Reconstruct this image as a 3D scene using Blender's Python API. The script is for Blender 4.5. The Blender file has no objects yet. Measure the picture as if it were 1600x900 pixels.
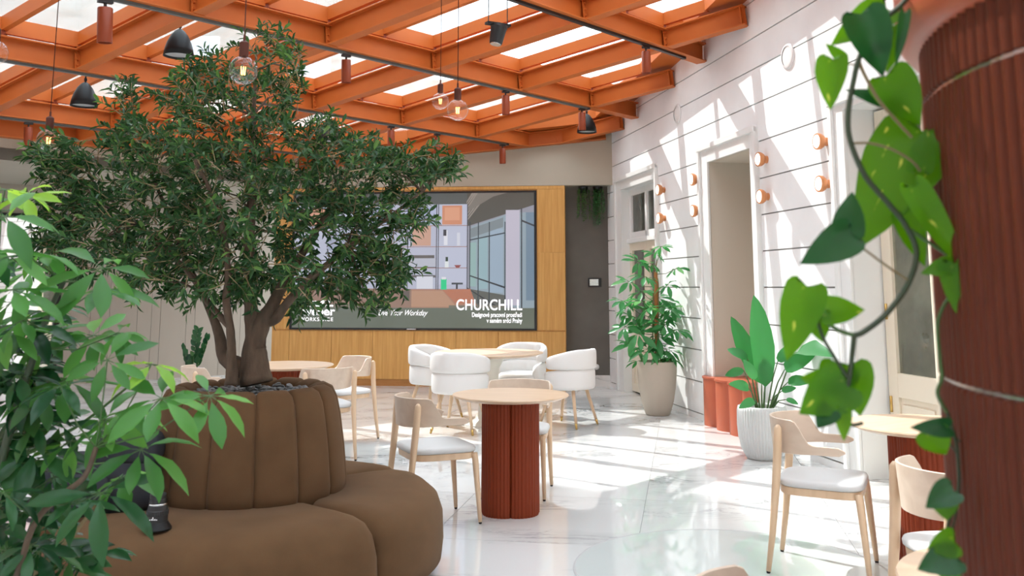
import bpy, bmesh, math, random
from mathutils import Vector, Matrix, Euler
random.seed(7)
S = bpy.context.scene
COL = S.collection
R = math.radians
PI = math.pi

# ------------------------------------------------------------------ camera
EYE = 1.45
PITCH = .1409
cam = bpy.data.cameras.new('camera')
cam.sensor_width = 36
cam.lens = 1450 / 1600 * 36
cam.shift_y = -(450 - 242.4) / 1600
cam.clip_start = .05
cam.dof.use_dof = True
cam.dof.focus_distance = 6.5
cam.dof.aperture_fstop = 5.6
co = bpy.data.objects.new('camera', cam)
COL.objects.link(co)
co.location = (0, 0, EYE)
co.rotation_euler = (PI / 2 + PITCH, 0, 0)
S.camera = co

# ------------------------------------------------------------------ light
w = bpy.data.worlds.new('sky'); S.world = w; w.use_nodes = True
wn = w.node_tree
bg = wn.nodes['Background']
bg.inputs[0].default_value = (.83, .92, 1.0, 1)
bg.inputs[1].default_value = 4.9
sun = bpy.data.lights.new('sun', 'SUN')
sun.energy = 7.2
sun.angle = R(.55)
sun.color = (1, .965, .91)
so = bpy.data.objects.new('sun', sun); COL.objects.link(so)
SUN = Vector((.455, -.445, -.775))
so.rotation_euler = (-SUN).to_track_quat('Z', 'Y').to_euler()
S.view_settings.view_transform = 'Standard'
S.view_settings.look = 'None'
S.view_settings.gamma = 1
S.view_settings.use_curve_mapping = False
S.view_settings.exposure = 0.10
S.cycles.max_bounces = 10
S.cycles.diffuse_bounces = 5
S.cycles.transparent_max_bounces = 16
S.cycles.sample_clamp_indirect = 6

# ------------------------------------------------------------------ geometry helpers
def ray(u, v):
    a = (u - 800) / 1450; b = -(v - 242.4) / 1450
    return Vector((a, math.cos(PITCH) - b * math.sin(PITCH), math.sin(PITCH) + b * math.cos(PITCH)))
def at(u, v, y):                      # point at a chosen distance into the room
    r = ray(u, v); return r * (y / r.y) + Vector((0, 0, EYE))
def ground(u, v, z=0):
    r = ray(u, v); t = (z - EYE) / r.z; return r * t + Vector((0, 0, EYE))

class MB:
    def __init__(s): s.v = []; s.f = []; s.c = []
    def add(s, vs, fs, col=None):
        n = len(s.v); s.v += [tuple(p) for p in vs]; s.f += [tuple(i + n for i in f) for f in fs]
        s.c += [col] * len(fs)
        return s
    def box(s, x0, x1, y0, y1, z0, z1, M=None):
        vs = [Vector((x, y, z)) for z in (z0, z1) for y in (y0, y1) for x in (x0, x1)]
        if M is not None: vs = [M @ p for p in vs]
        return s.add(vs, [(0, 2, 3, 1), (4, 5, 7, 6), (0, 1, 5, 4), (2, 6, 7, 3), (0, 4, 6, 2), (1, 3, 7, 5)])
    def ring(s, rings, cap0=True, cap1=True, closed=True):
        n = len(rings[0]); vs = [p for r in rings for p in r]; fs = []
        for k in range(len(rings) - 1):
            for i in range(n if closed else n - 1):
                j = (i + 1) % n
                fs.append((k * n + i, k * n + j, (k + 1) * n + j, (k + 1) * n + i))
        if cap0: fs.append(tuple(reversed(range(n))))
        if cap1: fs.append(tuple((len(rings) - 1) * n + i for i in range(n)))
        return s.add(vs, fs)
    def tube(s, pts, rad, n=8, caps=True):
        pts = [Vector(p) for p in pts]
        if not hasattr(rad, '__len__'): rad = [rad] * len(pts)
        rings = []; up = None
        for k, p in enumerate(pts):
            t = (pts[min(k + 1, len(pts) - 1)] - pts[max(k - 1, 0)]).normalized()
            if up is None:
                up = Vector((0, 0, 1)) if abs(t.z) < .9 else Vector((1, 0, 0))
            a = t.cross(up).normalized(); b = a.cross(t).normalized(); up = b
            rings.append([p + (a * math.cos(2 * PI * i / n) + b * math.sin(2 * PI * i / n)) * rad[k] for i in range(n)])
        return s.ring(rings, caps, caps)
    def lathe(s, prof, n=32, M=None, mod=None, cap0=True, cap1=True):
        rings = []
        for r, z in prof:
            rg = []
            for i in range(n):
                a = 2 * PI * i / n
                rr = r * (mod(a, z) if mod else 1)
                p = Vector((rr * math.cos(a), rr * math.sin(a), z))
                rg.append(M @ p if M is not None else p)
            rings.append(rg)
        return s.ring(rings, cap0, cap1)
    def mesh(s, name, mat, smooth=False):
        me = bpy.data.meshes.new(name); me.from_pydata(s.v, [], s.f); me.update()
        bm = bmesh.new(); bm.from_mesh(me); bmesh.ops.recalc_face_normals(bm, faces=bm.faces); bm.to_mesh(me); bm.free()
        if smooth:
            for p in me.polygons: p.use_smooth = True
        if mat: me.materials.append(mat)
        return me
    def build(s, name, mat, parent=None, smooth=False, bevel=0, loc=None, auto=None):
        me = s.mesh(name, mat, smooth)
        if auto is not None:
            me.set_sharp_from_angle(angle=R(auto))
        o = bpy.data.objects.new(name, me); COL.objects.link(o)
        if parent: o.parent = parent
        if loc: o.location = loc
        if bevel:
            m = o.modifiers.new('bevel', 'BEVEL'); m.width = bevel; m.segments = 2; m.limit_method = 'ANGLE'; m.angle_limit = R(40)
        return o

def inst(name, me, parent=None, M=None):
    o = bpy.data.objects.new(name, me); COL.objects.link(o)
    if parent: o.parent = parent
    if M is not None: o.matrix_local = M
    return o
def tag(o, label=None, cat=None, group=None, kind=None):
    if label: o['label'] = label
    if cat: o['category'] = cat
    if group: o['group'] = group
    if kind: o['kind'] = kind
    return o
def empty(name, loc=(0, 0, 0), rz=0, label=None, cat=None, group=None, kind=None):
    o = bpy.data.objects.new(name, None); COL.objects.link(o)
    o.empty_display_size = .1
    o.location = loc; o.rotation_euler = (0, 0, rz)
    return tag(o, label, cat, group, kind)
def kids(o): return [c for c in COL.objects if c.parent == o]
def copy_tree(o, parent=None):
    c = o.copy(); COL.objects.link(c)
    if parent: c.parent = parent
    for ch in list(o.children): copy_tree(ch, c)
    return c
def place(proto, used, loc, rz, label, group=None):
    o = copy_tree(proto) if used[0] else proto
    used[0] = True
    o.location = loc; o.rotation_euler = (0, 0, rz); o['label'] = label
    if group: o['group'] = group
    return o

# ------------------------------------------------------------------ materials
def mat(name, col, rough=.5, metal=0, spec=.5, noise=None, bump=None, coat=0, emis=None, es=0, trans=0, coords='Object'):
    m = bpy.data.materials.new(name); m.use_nodes = True
    nt = m.node_tree; b = nt.nodes['Principled BSDF']
    b.inputs['Base Color'].default_value = (*col, 1)
    b.inputs['Roughness'].default_value = rough
    b.inputs['Metallic'].default_value = metal
    b.inputs['Specular IOR Level'].default_value = spec
    b.inputs['Coat Weight'].default_value = coat
    if emis: b.inputs['Emission Color'].default_value = (*emis, 1); b.inputs['Emission Strength'].default_value = es
    if noise or bump:
        tc = nt.nodes.new('ShaderNodeTexCoord')
    if noise:                       # (scale, amount, stretch)
        mp = nt.nodes.new('ShaderNodeMapping'); mp.inputs['Scale'].default_value = noise[2]
        n = nt.nodes.new('ShaderNodeTexNoise'); n.inputs['Scale'].default_value = noise[0]; n.inputs['Detail'].default_value = 4
        nt.links.new(tc.outputs[coords], mp.inputs[0]); nt.links.new(mp.outputs[0], n.inputs[0])
        r = nt.nodes.new('ShaderNodeMapRange'); r.inputs['From Min'].default_value = .3; r.inputs['From Max'].default_value = .7
        r.inputs['To Min'].default_value = 1 - noise[1]; r.inputs['To Max'].default_value = 1 + noise[1]
        nt.links.new(n.outputs[0], r.inputs[0])
        h = nt.nodes.new('ShaderNodeHueSaturation'); h.inputs['Color'].default_value = (*col, 1)
        nt.links.new(r.outputs[0], h.inputs['Value']); nt.links.new(h.outputs[0], b.inputs['Base Color'])
    if bump:                        # (scale, strength)
        n2 = nt.nodes.new('ShaderNodeTexNoise'); n2.inputs['Scale'].default_value = bump[0]; n2.inputs['Detail'].default_value = 5
        nt.links.new(tc.outputs['Object'], n2.inputs[0])
        bp = nt.nodes.new('ShaderNodeBump'); bp.inputs['Strength'].default_value = bump[1]; bp.inputs['Distance'].default_value = .002
        nt.links.new(n2.outputs[0], bp.inputs['Height']); nt.links.new(bp.outputs[0], b.inputs['Normal'])
    return m

def marble(name, base=(.70, .70, .685), rough=.035, vein=(.24, .245, .25), sc=1.0):
    m = bpy.data.materials.new(name); m.use_nodes = True
    nt = m.node_tree; b = nt.nodes['Principled BSDF']; L = nt.links.new
    g = nt.nodes.new('ShaderNodeNewGeometry'); oi = nt.nodes.new('ShaderNodeObjectInfo')
    ad = nt.nodes.new('ShaderNodeVectorMath'); ad.operation = 'MULTIPLY_ADD'
    cb = nt.nodes.new('ShaderNodeCombineXYZ'); L(oi.outputs['Random'], cb.inputs[0]); L(oi.outputs['Random'], cb.inputs[2])
    L(cb.outputs[0], ad.inputs[0]); ad.inputs[1].default_value = (37, 0, 91); L(g.outputs['Position'], ad.inputs[2])
    mp = nt.nodes.new('ShaderNodeMapping'); mp.inputs['Rotation'].default_value = (0, 0, .7); mp.inputs['Scale'].default_value = (.9 * sc, 2.0 * sc, 1)
    L(ad.outputs[0], mp.inputs[0])
    n1 = nt.nodes.new('ShaderNodeTexNoise'); n1.inputs['Scale'].default_value = 1.3; n1.inputs['Detail'].default_value = 8; n1.inputs['Roughness'].default_value = .62; n1.inputs['Distortion'].default_value = 1.6
    L(mp.outputs[0], n1.inputs[0])
    # thin veins where noise crosses .5
    s = nt.nodes.new('ShaderNodeMath'); s.operation = 'SUBTRACT'; L(n1.outputs[0], s.inputs[0]); s.inputs[1].default_value = .5
    a = nt.nodes.new('ShaderNodeMath'); a.operation = 'ABSOLUTE'; L(s.outputs[0], a.inputs[0])
    r = nt.nodes.new('ShaderNodeMapRange'); r.inputs['From Min'].default_value = 0; r.inputs['From Max'].default_value = .026; r.inputs['To Min'].default_value = 1.0; r.inputs['To Max'].default_value = 0
    L(a.outputs[0], r.inputs[0])
    n2 = nt.nodes.new('ShaderNodeTexNoise'); n2.inputs['Scale'].default_value = .9; n2.inputs['Detail'].default_value = 6; L(mp.outputs[0], n2.inputs[0])
    r2 = nt.nodes.new('ShaderNodeMapRange'); r2.inputs['From Min'].default_value = .45; r2.inputs['From Max'].default_value = .72; r2.inputs['To Min'].default_value = 0; r2.inputs['To Max'].default_value = 1.25
    L(n2.outputs[0], r2.inputs[0])
    mu = nt.nodes.new('ShaderNodeMath'); mu.operation = 'MULTIPLY'; L(r.outputs[0], mu.inputs[0]); L(r2.outputs[0], mu.inputs[1])
    cl = nt.nodes.new('ShaderNodeMath'); cl.operation = 'MULTIPLY_ADD'; L(r2.outputs[0], cl.inputs[0]); cl.inputs[1].default_value = .30; L(mu.outputs[0], cl.inputs[2])
    mx = nt.nodes.new('ShaderNodeMix'); mx.data_type = 'RGBA'
    mx.inputs['A'].default_value = (*base, 1); mx.inputs['B'].default_value = (*vein, 1)
    L(cl.outputs[0], mx.inputs['Factor']); L(mx.outputs['Result'], b.inputs['Base Color'])
    b.inputs['Roughness'].default_value = rough; b.inputs['Specular IOR Level'].default_value = 1.0; b.inputs['IOR'].default_value = 1.65
    return m

def oak(name, c1, c2, rough=.45, sc=(14, 14, .8), coords='Object'):
    m = bpy.data.materials.new(name); m.use_nodes = True
    nt = m.node_tree; b = nt.nodes['Principled BSDF']; L = nt.links.new
    tc = nt.nodes.new('ShaderNodeTexCoord'); mp = nt.nodes.new('ShaderNodeMapping'); mp.inputs['Scale'].default_value = sc
    oi = nt.nodes.new('ShaderNodeObjectInfo')
    ad = nt.nodes.new('ShaderNodeVectorMath'); ad.operation = 'ADD'
    L(tc.outputs[coords], ad.inputs[0]); L(oi.outputs['Random'], ad.inputs[1]); L(ad.outputs[0], mp.inputs[0])
    n = nt.nodes.new('ShaderNodeTexNoise'); n.inputs['Scale'].default_value = 2.2; n.inputs['Detail'].default_value = 5; n.inputs['Distortion'].default_value = .4
    L(mp.outputs[0], n.inputs[0])
    cr = nt.nodes.new('ShaderNodeValToRGB'); cr.color_ramp.elements[0].position = .3; cr.color_ramp.elements[1].position = .7
    cr.color_ramp.elements[0].color = (*c1, 1); cr.color_ramp.elements[1].color = (*c2, 1)
    L(n.outputs[0], cr.inputs[0]); L(cr.outputs[0], b.inputs['Base Color']); b.inputs['Roughness'].default_value = rough
    return m

def leafmat(name, c1, c2, c3=None, tr=.35, rough=.35, spots=None):
    m = bpy.data.materials.new(name); m.use_nodes = True
    nt = m.node_tree; b = nt.nodes['Principled BSDF']; L = nt.links.new
    g = nt.nodes.new('ShaderNodeNewGeometry')
    n = nt.nodes.new('ShaderNodeTexWhiteNoise'); 
    oi = nt.nodes.new('ShaderNodeObjectInfo')
    mth = nt.nodes.new('ShaderNodeMath'); mth.operation = 'ADD'; L(g.outputs['Random Per Island'], mth.inputs[0]); L(oi.outputs['Random'], mth.inputs[1])
    fr = nt.nodes.new('ShaderNodeMath'); fr.operation = 'FRACT'; L(mth.outputs[0], fr.inputs[0])
    cr = nt.nodes.new('ShaderNodeValToRGB'); e = cr.color_ramp.elements
    e[0].color = (*c1, 1); e[1].color = (*c2, 1)
    if c3: x = e.new(.85); x.color = (*c2, 1); e[-1].color = (*c3, 1)
    L(fr.outputs[0], cr.inputs[0])
    out = cr.outputs[0]
    if spots:
        tc = nt.nodes.new('ShaderNodeTexCoord'); mp = nt.nodes.new('ShaderNodeMapping'); mp.inputs['Scale'].default_value = (9, 30, 9)
        nz = nt.nodes.new('ShaderNodeTexNoise'); nz.inputs['Scale'].default_value = 3; L(tc.outputs['Object'], mp.inputs[0]); L(mp.outputs[0], nz.inputs[0])
        rr = nt.nodes.new('ShaderNodeMapRange'); rr.inputs['From Min'].default_value = .66; rr.inputs['From Max'].default_value = .72; rr.inputs['To Max'].default_value = .8
        L(nz.outputs[0], rr.inputs[0])
        mx = nt.nodes.new('ShaderNodeMix'); mx.data_type = 'RGBA'; L(rr.outputs[0], mx.inputs['Factor']); L(out, mx.inputs['A']); mx.inputs['B'].default_value = (*spots, 1)
        out = mx.outputs['Result']
    L(out, b.inputs['Base Color']); b.inputs['Roughness'].default_value = rough; b.inputs['Specular IOR Level'].default_value = .28
    t = nt.nodes.new('ShaderNodeBsdfTranslucent')
    hs = nt.nodes.new('ShaderNodeHueSaturation'); hs.inputs['Hue'].default_value = .485; hs.inputs['Saturation'].default_value = 1.1; hs.inputs['Value'].default_value = 1.9; L(out, hs.inputs['Color']); L(hs.outputs[0], t.inputs[0])
    ms = nt.nodes.new('ShaderNodeMixShader'); ms.inputs[0].default_value = tr
    L(b.outputs[0], ms.inputs[1]); L(t.outputs[0], ms.inputs[2]); L(ms.outputs[0], nt.nodes['Material Output'].inputs[0])
    return m

def thinglass(name, tint=(.93, .96, .96), haze=0.0, refl=1.0):
    m = bpy.data.materials.new(name); m.use_nodes = True
    nt = m.node_tree; L = nt.links.new; nt.nodes.remove(nt.nodes['Principled BSDF'])
    t = nt.nodes.new('ShaderNodeBsdfTransparent'); t.inputs[0].default_value = (*tint, 1)
    gl = nt.nodes.new('ShaderNodeBsdfGlossy'); gl.inputs['Roughness'].default_value = .02
    f = nt.nodes.new('ShaderNodeLayerWeight'); f.inputs[0].default_value = .5
    pw = nt.nodes.new('ShaderNodeMath'); pw.operation = 'POWER'; pw.inputs[1].default_value = 4; L(f.outputs['Facing'], pw.inputs[0])
    mm = nt.nodes.new('ShaderNodeMath'); mm.operation = 'MULTIPLY_ADD'; mm.inputs[1].default_value = refl * .75; mm.inputs[2].default_value = .04 * refl; L(pw.outputs[0], mm.inputs[0])
    ms = nt.nodes.new('ShaderNodeMixShader'); L(mm.outputs[0], ms.inputs[0]); L(t.outputs[0], ms.inputs[1]); L(gl.outputs[0], ms.inputs[2])
    out = ms.outputs[0]
    if haze:
        tl = nt.nodes.new('ShaderNodeBsdfTranslucent'); tl.inputs[0].default_value = (.9, .93, .95, 1)
        tc = nt.nodes.new('ShaderNodeTexCoord'); nz = nt.nodes.new('ShaderNodeTexNoise'); nz.inputs['Scale'].default_value = 1.7; nz.inputs['Detail'].default_value = 6
        L(tc.outputs['Object'], nz.inputs[0])
        rr = nt.nodes.new('ShaderNodeMapRange'); rr.inputs['From Min'].default_value = .3; rr.inputs['From Max'].default_value = .75; rr.inputs['To Min'].default_value = haze * .4; rr.inputs['To Max'].default_value = haze * 1.8
        L(nz.outputs[0], rr.inputs[0])
        m2 = nt.nodes.new('ShaderNodeMixShader'); L(rr.outputs[0], m2.inputs[0]); L(out, m2.inputs[1]); L(tl.outputs[0], m2.inputs[2]); out = m2.outputs[0]
    L(out, nt.nodes['Material Output'].inputs[0])
    return m

M = {}
M['marble'] = marble('polished_marble')
M['skirt'] = marble('skirting_marble', (.74, .72, .68), .2)
M['joint'] = mat('joint', (.33, .32, .31), .8)
M['white_wall'] = mat('white_plaster', (.85, .855, .85), .75, noise=(3, .03, (1, 1, 1)), bump=(60, .15))
M['groove'] = mat('groove_grey', (.30, .30, .29), .9)
M['frame_paint'] = mat('white_gloss_paint', (.80, .81, .79), .35)
M['cream'] = mat('cream_paint', (.78, .70, .56), .4)
M['reveal'] = mat('reveal_beige', (.56, .51, .43), .7)
M['bulkhead'] = mat('beige_plaster', (.43, .38, .30), .8, noise=(1.5, .04, (1, 1, 1)))
M['taupe'] = mat('taupe_panelling', (.36, .305, .245), .6, noise=(2, .05, (1, 1, .3)))
M['darkwall'] = mat('dark_grey_plaster', (.125, .115, .098), .7, noise=(2.5, .12, (1, 1, 1)))
M['oak'] = oak('honey_oak_veneer', (.55, .27, .062), (.68, .37, .11))
M['oak_dark'] = oak('oak_plinth', (.36, .15, .035), (.42, .19, .05), sc=(2, 14, 14))
M['orange'] = mat('orange_steel_paint', (.47, .115, .020), .5, spec=.3, noise=(2, .06, (1, 1, 1)))
M['orange_dk'] = mat('terracotta_steel', (.24, .045, .015), .42, spec=.3)
M['terra'] = mat('terracotta_lacquer', (.20, .032, .009), .5, spec=.2)
M['terra_box'] = mat('terracotta_metal', (.44, .105, .05), .35)
M['column'] = mat('brown_red_ceramic', (.105, .022, .008), .36, spec=.2)
M['ash'] = oak('pale_ash', (.62, .43, .27), (.74, .54, .36), .4, sc=(8, 8, 1.2))
M['ply'] = oak('pale_ash_ply', (.60, .47, .36), (.70, .57, .45), .45, sc=(1.2, 6, 6))
M['top'] = oak('ash_tabletop', (.62, .44, .29), (.72, .53, .37), .35, sc=(1.2, 9, 9))
M['pad'] = mat('pale_grey_upholstery', (.62, .62, .61), .9, bump=(400, .5))
M['whitefab'] = mat('white_boucle', (.74, .73, .71), .95, bump=(350, .6))
M['whitemetal'] = mat('cream_metal', (.74, .71, .63), .35)
M['brown'] = mat('brown_velvet', (.112, .062, .030), .9, spec=.1, noise=(5, .12, (1, 1, 1)), bump=(300, .3))
M['brown'].node_tree.nodes['Principled BSDF'].inputs['Sheen Weight'].default_value = .12
M['brown'].node_tree.nodes['Principled BSDF'].inputs['Sheen Tint'].default_value = (.8, .6, .45, 1)
M['pebble'] = mat('slate_pebble', (.13, .14, .14), .5, noise=(8, .3, (1, 1, 1)))
M['bark'] = mat('olive_bark', (.11, .075, .05), .9, noise=(25, .35, (1, 1, .3)), bump=(90, .9))
M['twig'] = mat('young_twig', (.20, .15, .07), .7)
M['greenstem'] = mat('green_stem', (.06, .13, .035), .45)
M['darkstem'] = mat('dark_stem', (.03, .05, .022), .5)
M['olive'] = leafmat('olive_leaf', (.012, .046, .015), (.04, .11, .030), (.13, .25, .06), .22, .35)
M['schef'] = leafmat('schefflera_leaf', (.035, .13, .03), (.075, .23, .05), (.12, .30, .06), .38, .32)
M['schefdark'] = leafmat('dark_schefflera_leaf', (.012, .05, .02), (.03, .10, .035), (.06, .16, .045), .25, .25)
M['scheflime'] = leafmat('lime_schefflera_leaf', (.18, .38, .05), (.26, .45, .07), None, .5, .35)
M['potleaf'] = leafmat('glossy_indoor_leaf', (.045, .19, .065), (.075, .27, .10), (.14, .36, .12), .34, .28)
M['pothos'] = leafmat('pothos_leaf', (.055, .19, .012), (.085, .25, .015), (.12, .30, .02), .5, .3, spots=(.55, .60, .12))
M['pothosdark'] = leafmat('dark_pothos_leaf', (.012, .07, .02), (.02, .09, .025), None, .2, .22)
M['black'] = mat('black_plastic', (.012, .012, .013), .4)
M['blackmetal'] = mat('satin_black_metal', (.008, .008, .008), .45, spec=.25)
M['trackgrey'] = mat('grey_track', (.10, .115, .11), .4)
M['bagfab'] = mat('black_nylon', (.012, .014, .02), .75, bump=(500, .6))
M['grey'] = mat('light_grey', (.4, .4, .4), .4)
M['silver'] = mat('silver', (.7, .7, .7), .25, metal=1)
M['brass'] = mat('brass_tip', (.55, .36, .12), .3, metal=1)
M['copper'] = mat('copper_lamp_body', (.60, .25, .10), .35, metal=.3)
M['bulbglass'] = thinglass('bulb_glass', (.98, .98, .97), 0, 1.1)
M['pane'] = thinglass('roof_glass', (.93, .95, .96), .07, .9)
M['winglass'] = thinglass('window_glass', (.85, .88, .84), .35, 1)
M['floorglass'] = mat('glass_inlay', (.60, .63, .61), .03, spec=1.0)
M['filament'] = mat('glowing_filament', (1, .6, .2), .5, emis=(1, .55, .15), es=5)
M['lampface'] = mat('lit_lamp_face', (1, .95, .9), .5, emis=(1, .86, .74), es=1.3)
M['mirror'] = mat('mirror', (.86, .87, .87), .02, metal=1)
M['potbeige'] = mat('beige_stone_pot', (.47, .41, .335), .6)
M['potribbed'] = mat('pale_grey_ceramic', (.60, .61, .60), .5)
M['potwhite'] = mat('white_ceramic', (.78, .78, .77), .35)
M['soil'] = mat('dark_soil', (.03, .022, .015), .95, bump=(60, 1))
M['coir'] = mat('coir_pole', (.42, .17, .06), .9, bump=(200, 1))
M['facade'] = mat('ochre_render', (.34, .30, .245), .9, noise=(.5, .06, (1, 1, 1)))
M['facadewin'] = mat('facade_window', (.45, .52, .58), .2)
M['rubber'] = mat('black_rubber', (.01, .01, .01), .7)

# ------------------------------------------------------------------ room layout
C0 = Vector((1.44, 13.989, 0))                 # far end of the right wall
WA = Vector((.18125, -.98344, 0)); WN = Vector((-.98344, -.18125, 0))
def wp(a, n, z): return C0 + WA * a + WN * n + Vector((0, 0, z))
WM = Matrix(((WA.x, WN.x, 0, C0.x), (WA.y, WN.y, 0, C0.y), (0, 0, 1, 0), (0, 0, 0, 1)))
def backy(x): return 13.86 - .1 * x
TH = .7307; PH = .6589; S1 = 1.3891; S2 = 1.912
ID = Vector((math.sin(TH), math.cos(TH))); JD = Vector((-math.cos(PH), math.sin(PH)))
O0 = Vector((-2.6952, 7.6125))
def roofz(x, y): return 3.9063 + .0812 * x - .0702 * (y - 8)
def node2(i, j): return O0 + ID * (i * S1) + JD * (j * S2)
def onroof(p, dz=0): return Vector((p[0], p[1], roofz(p[0], p[1]) + dz))
JB = 2.5                                        # back-left edge of the roof
# roof outline, counter-clockwise
XL, YF = -9.0, -4.5
pc = node2(3.35, JB); pl = node2(-2.6, JB)
RP = [Vector((XL, YF)), Vector(wp(18.8, 0, 0)[:2]), Vector(wp(.0, 0, 0)[:2]) - Vector((0, .28)), Vector((pc.x, backy(pc.x))), pc, pl, Vector((XL, pl.y))]
def half(poly, p, n):                           # keep (q-p).n >= 0
    out = []
    for k in range(len(poly)):
        a, b = poly[k], poly[(k + 1) % len(poly)]
        da, db = (a - p).dot(n), (b - p).dot(n)
        if da >= 0: out.append(a)
        if (da >= 0) != (db >= 0): out.append(a + (b - a) * (da / (da - db)))
    return out
def planes(inset_wall=0.0):
    wn2 = Vector((WN.x, WN.y)); wc = Vector((C0.x, C0.y)) + wn2 * inset_wall
    bn = Vector((-.0995, -.995)); bc = Vector((0, 13.84))
    jn = -Vector((-ID.y, ID.x))                 # towards smaller j
    return [(wc, wn2), (bc, bn), (node2(0, JB), jn), (Vector((XL, 0)), Vector((1, 0))), (Vector((0, YF)), Vector((0, 1)))]
def cliplist(poly, pls):
    for p, n in pls:
        poly = half(poly, p, n)
        if len(poly) < 3: return []
    return poly
def clipseg(a, b, pls):
    for p, n in pls:
        da, db = (a - p).dot(n), (b - p).dot(n)
        if da < 0 and db < 0: return None
        if da < 0: a = a + (b - a) * (da / (da - db))
        elif db < 0: b = a + (b - a) * (da / (da - db))
    return a, b

# ---- floor: base with slabs
floor = empty('floor', kind='structure')
MB().box(-10, 7, -5, 17.5, -.2, -.012).build('floor_base', M['joint'], floor)
SL = 1.2
slab_me = MB().box(-SL / 2 + .0012, SL / 2 - .0012, -SL / 2 + .0012, SL / 2 - .0012, -.02, 0).mesh('floor_slab', M['marble'])
fr = Matrix.Rotation(-R(10.44), 4, 'Z')
for i in range(-9, 6):
    for j in range(-4, 15):
        p = fr @ Vector((i * SL + .3, j * SL + .1, 0))
        if -8.4 < p.x < 4.9 and -3.5 < p.y < 16.8 and (p.x < 4.9 - .184 * p.y):
            inst('floor_slab', slab_me, floor, Matrix.Translation(p) @ Matrix.Rotation(-R(10.44), 4, 'Z') @ Matrix.Rotation(PI * random.randint(0, 1), 4, 'Z'))
# round glass panel set flush in the floor
gp = empty('floor_glass_panel', (1.13, 5.05, 0), 0, None, 'floor panel')
gp['label'] = 'large round glass panel set flush into the marble floor under the right chair'
MB().lathe([(.80, -.004), (.80, .0012), (.797, .0016)], 96).build('glass_disc', M['floorglass'], gp, smooth=False)
MB().lathe([(.803, 0), (.812, .002), (.814, 0)], 96, cap0=False, cap1=False).build('rim', M['grey'], gp)

# ---- right wall: recessed core, coursed panels proud of it
wr = empty('wall_right', kind='structure')
OPEN = [(.76, 2.22, 2.82), (3.96, 5.04, 2.80), (6.78, 8.25, 2.86)]
FR = [(.49, 2.31, 3.0), (3.73, 5.20, 2.99), (6.59, 8.44, 2.96)]
DEPTH = [.15, .60, .30]
core = MB()
edges = [-.4] + [e for o in OPEN for e in o[:2]] + [19]
for k in range(0, len(edges), 2): core.box(edges[k] + (.02 if k else 0), edges[k + 1] - .02, -.75, -.014, 0, 4.9, WM)
for (a0, a1, zt) in OPEN: core.box(a0 - .02, a1 + .02, -.75, -.014, zt + .02, 4.9, WM)
core.build('wall_core', M['groove'], wr)
ZG = [0, .065, .41, .755, 1.10, 1.445, 1.787, 2.132, 2.48, 2.84, 3.22, 3.57, 3.88, 4.25, 4.85]
G = .007
for k in range(len(ZG) - 1):
    z0, z1 = ZG[k] + (G if k else 0), ZG[k + 1] - G
    segs = []; cur = 0.0
    for (a0, a1, zt) in FR:
        if z0 < zt - .02:
            segs.append((cur, a0, z0)); cur = a1
    segs.append((cur, 18.6, z0))
    for (s0, s1, zz) in segs:
        MB().box(s0, s1, -.02, 0, z0, z1, WM).build('wall_panel', M['white_wall'], wr)
# cover strips between a frame's top and the next groove are part of those panels
for (a0, a1, zt), (f0, f1, ft) in zip(OPEN, FR):
    b = MB(); zt2 = min(q for q in ZG if q > ft) - G; b.box(f0 + .001, f1 - .001, -.012, 0, zt + .021, zt2, WM); b.build('wall_panel', M['white_wall'], wr)

def opening_frame(k, parent, name='architrave'):
    (a0, a1, zt), (f0, f1, ft) = OPEN[k], FR[k]
    b = MB()
    for (s0, s1) in ((f0, a0), (a1, f1)): b.box(s0, s1, -.01, .022, 0, ft, WM)
    b.box(a0, a1, -.01, .022, zt, ft, WM)
    b.box(f0 - .005, f0 + .05, .022, .05, 0, ft, WM); b.box(f1 - .05, f1 + .005, .022, .05, 0, ft, WM); b.box(f0 - .005, f1 + .005, .022, .055, ft - .05, ft + .01, WM)
    b.build(name, M['frame_paint'], parent, bevel=.004)
    r = MB(); d = DEPTH[k]
    r.box(a0 - .02, a0, -d - .02, -.0, 0, zt, WM); r.box(a1, a1 + .02, -d - .02, 0, 0, zt, WM); r.box(a0 - .02, a1 + .02, -d - .02, 0, zt, zt + .02, WM)
    return r
# door 1 (far): white leaf with transom
d1 = empty('door_1', kind='structure'); d1['label'] = 'far white door with a small glazed transom in a deep moulded frame'
opening_frame(0, d1).build('reveal', M['frame_paint'], d1)
def leaf_frame(b, a0, a1, z0, z1, n, t, d=.05):
    b.box(a0, a0 + t, n - d, n, z0, z1, WM); b.box(a1 - t, a1, n - d, n, z0, z1, WM)
    b.box(a0 + t, a1 - t, n - d, n, z0, z0 + t, WM); b.box(a0 + t, a1 - t, n - d, n, z1 - t, z1, WM)
b = MB(); leaf_frame(b, .76, 2.22, 2.12, 2.82, -.10, .09); b.box(1.45, 1.53, -.15, -.10, 2.12, 2.82, WM); b.build('transom', M['frame_paint'], d1, bevel=.004)
MB().box(.85, 2.13, -.135, -.13, 2.2, 2.74, WM).build('glass_pane', M['winglass'], d1)
MB().box(.72, 2.25, -.12, -.06, 2.06, 2.12, WM).build('transom_sill', M['frame_paint'], d1, bevel=.005)
for a0 in (.76, 1.49):
    b = MB(); leaf_frame(b, a0, a0 + .73, 0.02, 2.06, -.10, .11); b.box(a0 + .11, a0 + .62, -.15, -.10, .75, .86, WM); b.box(a0 + .11, a0 + .62, -.14, -.115, .12, .75, WM)
    lf = b.build('door_leaf', M['cream'], d1, bevel=.003)
    MB().box(a0 + .11, a0 + .62, -.135, -.13, .86, 1.96, WM).build('glass_pane', M['winglass'], lf)
MB().box(.7, 2.3, -.74, -.70, 0, 2.9, WM).build('back_panel', M['reveal'], d1)
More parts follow.
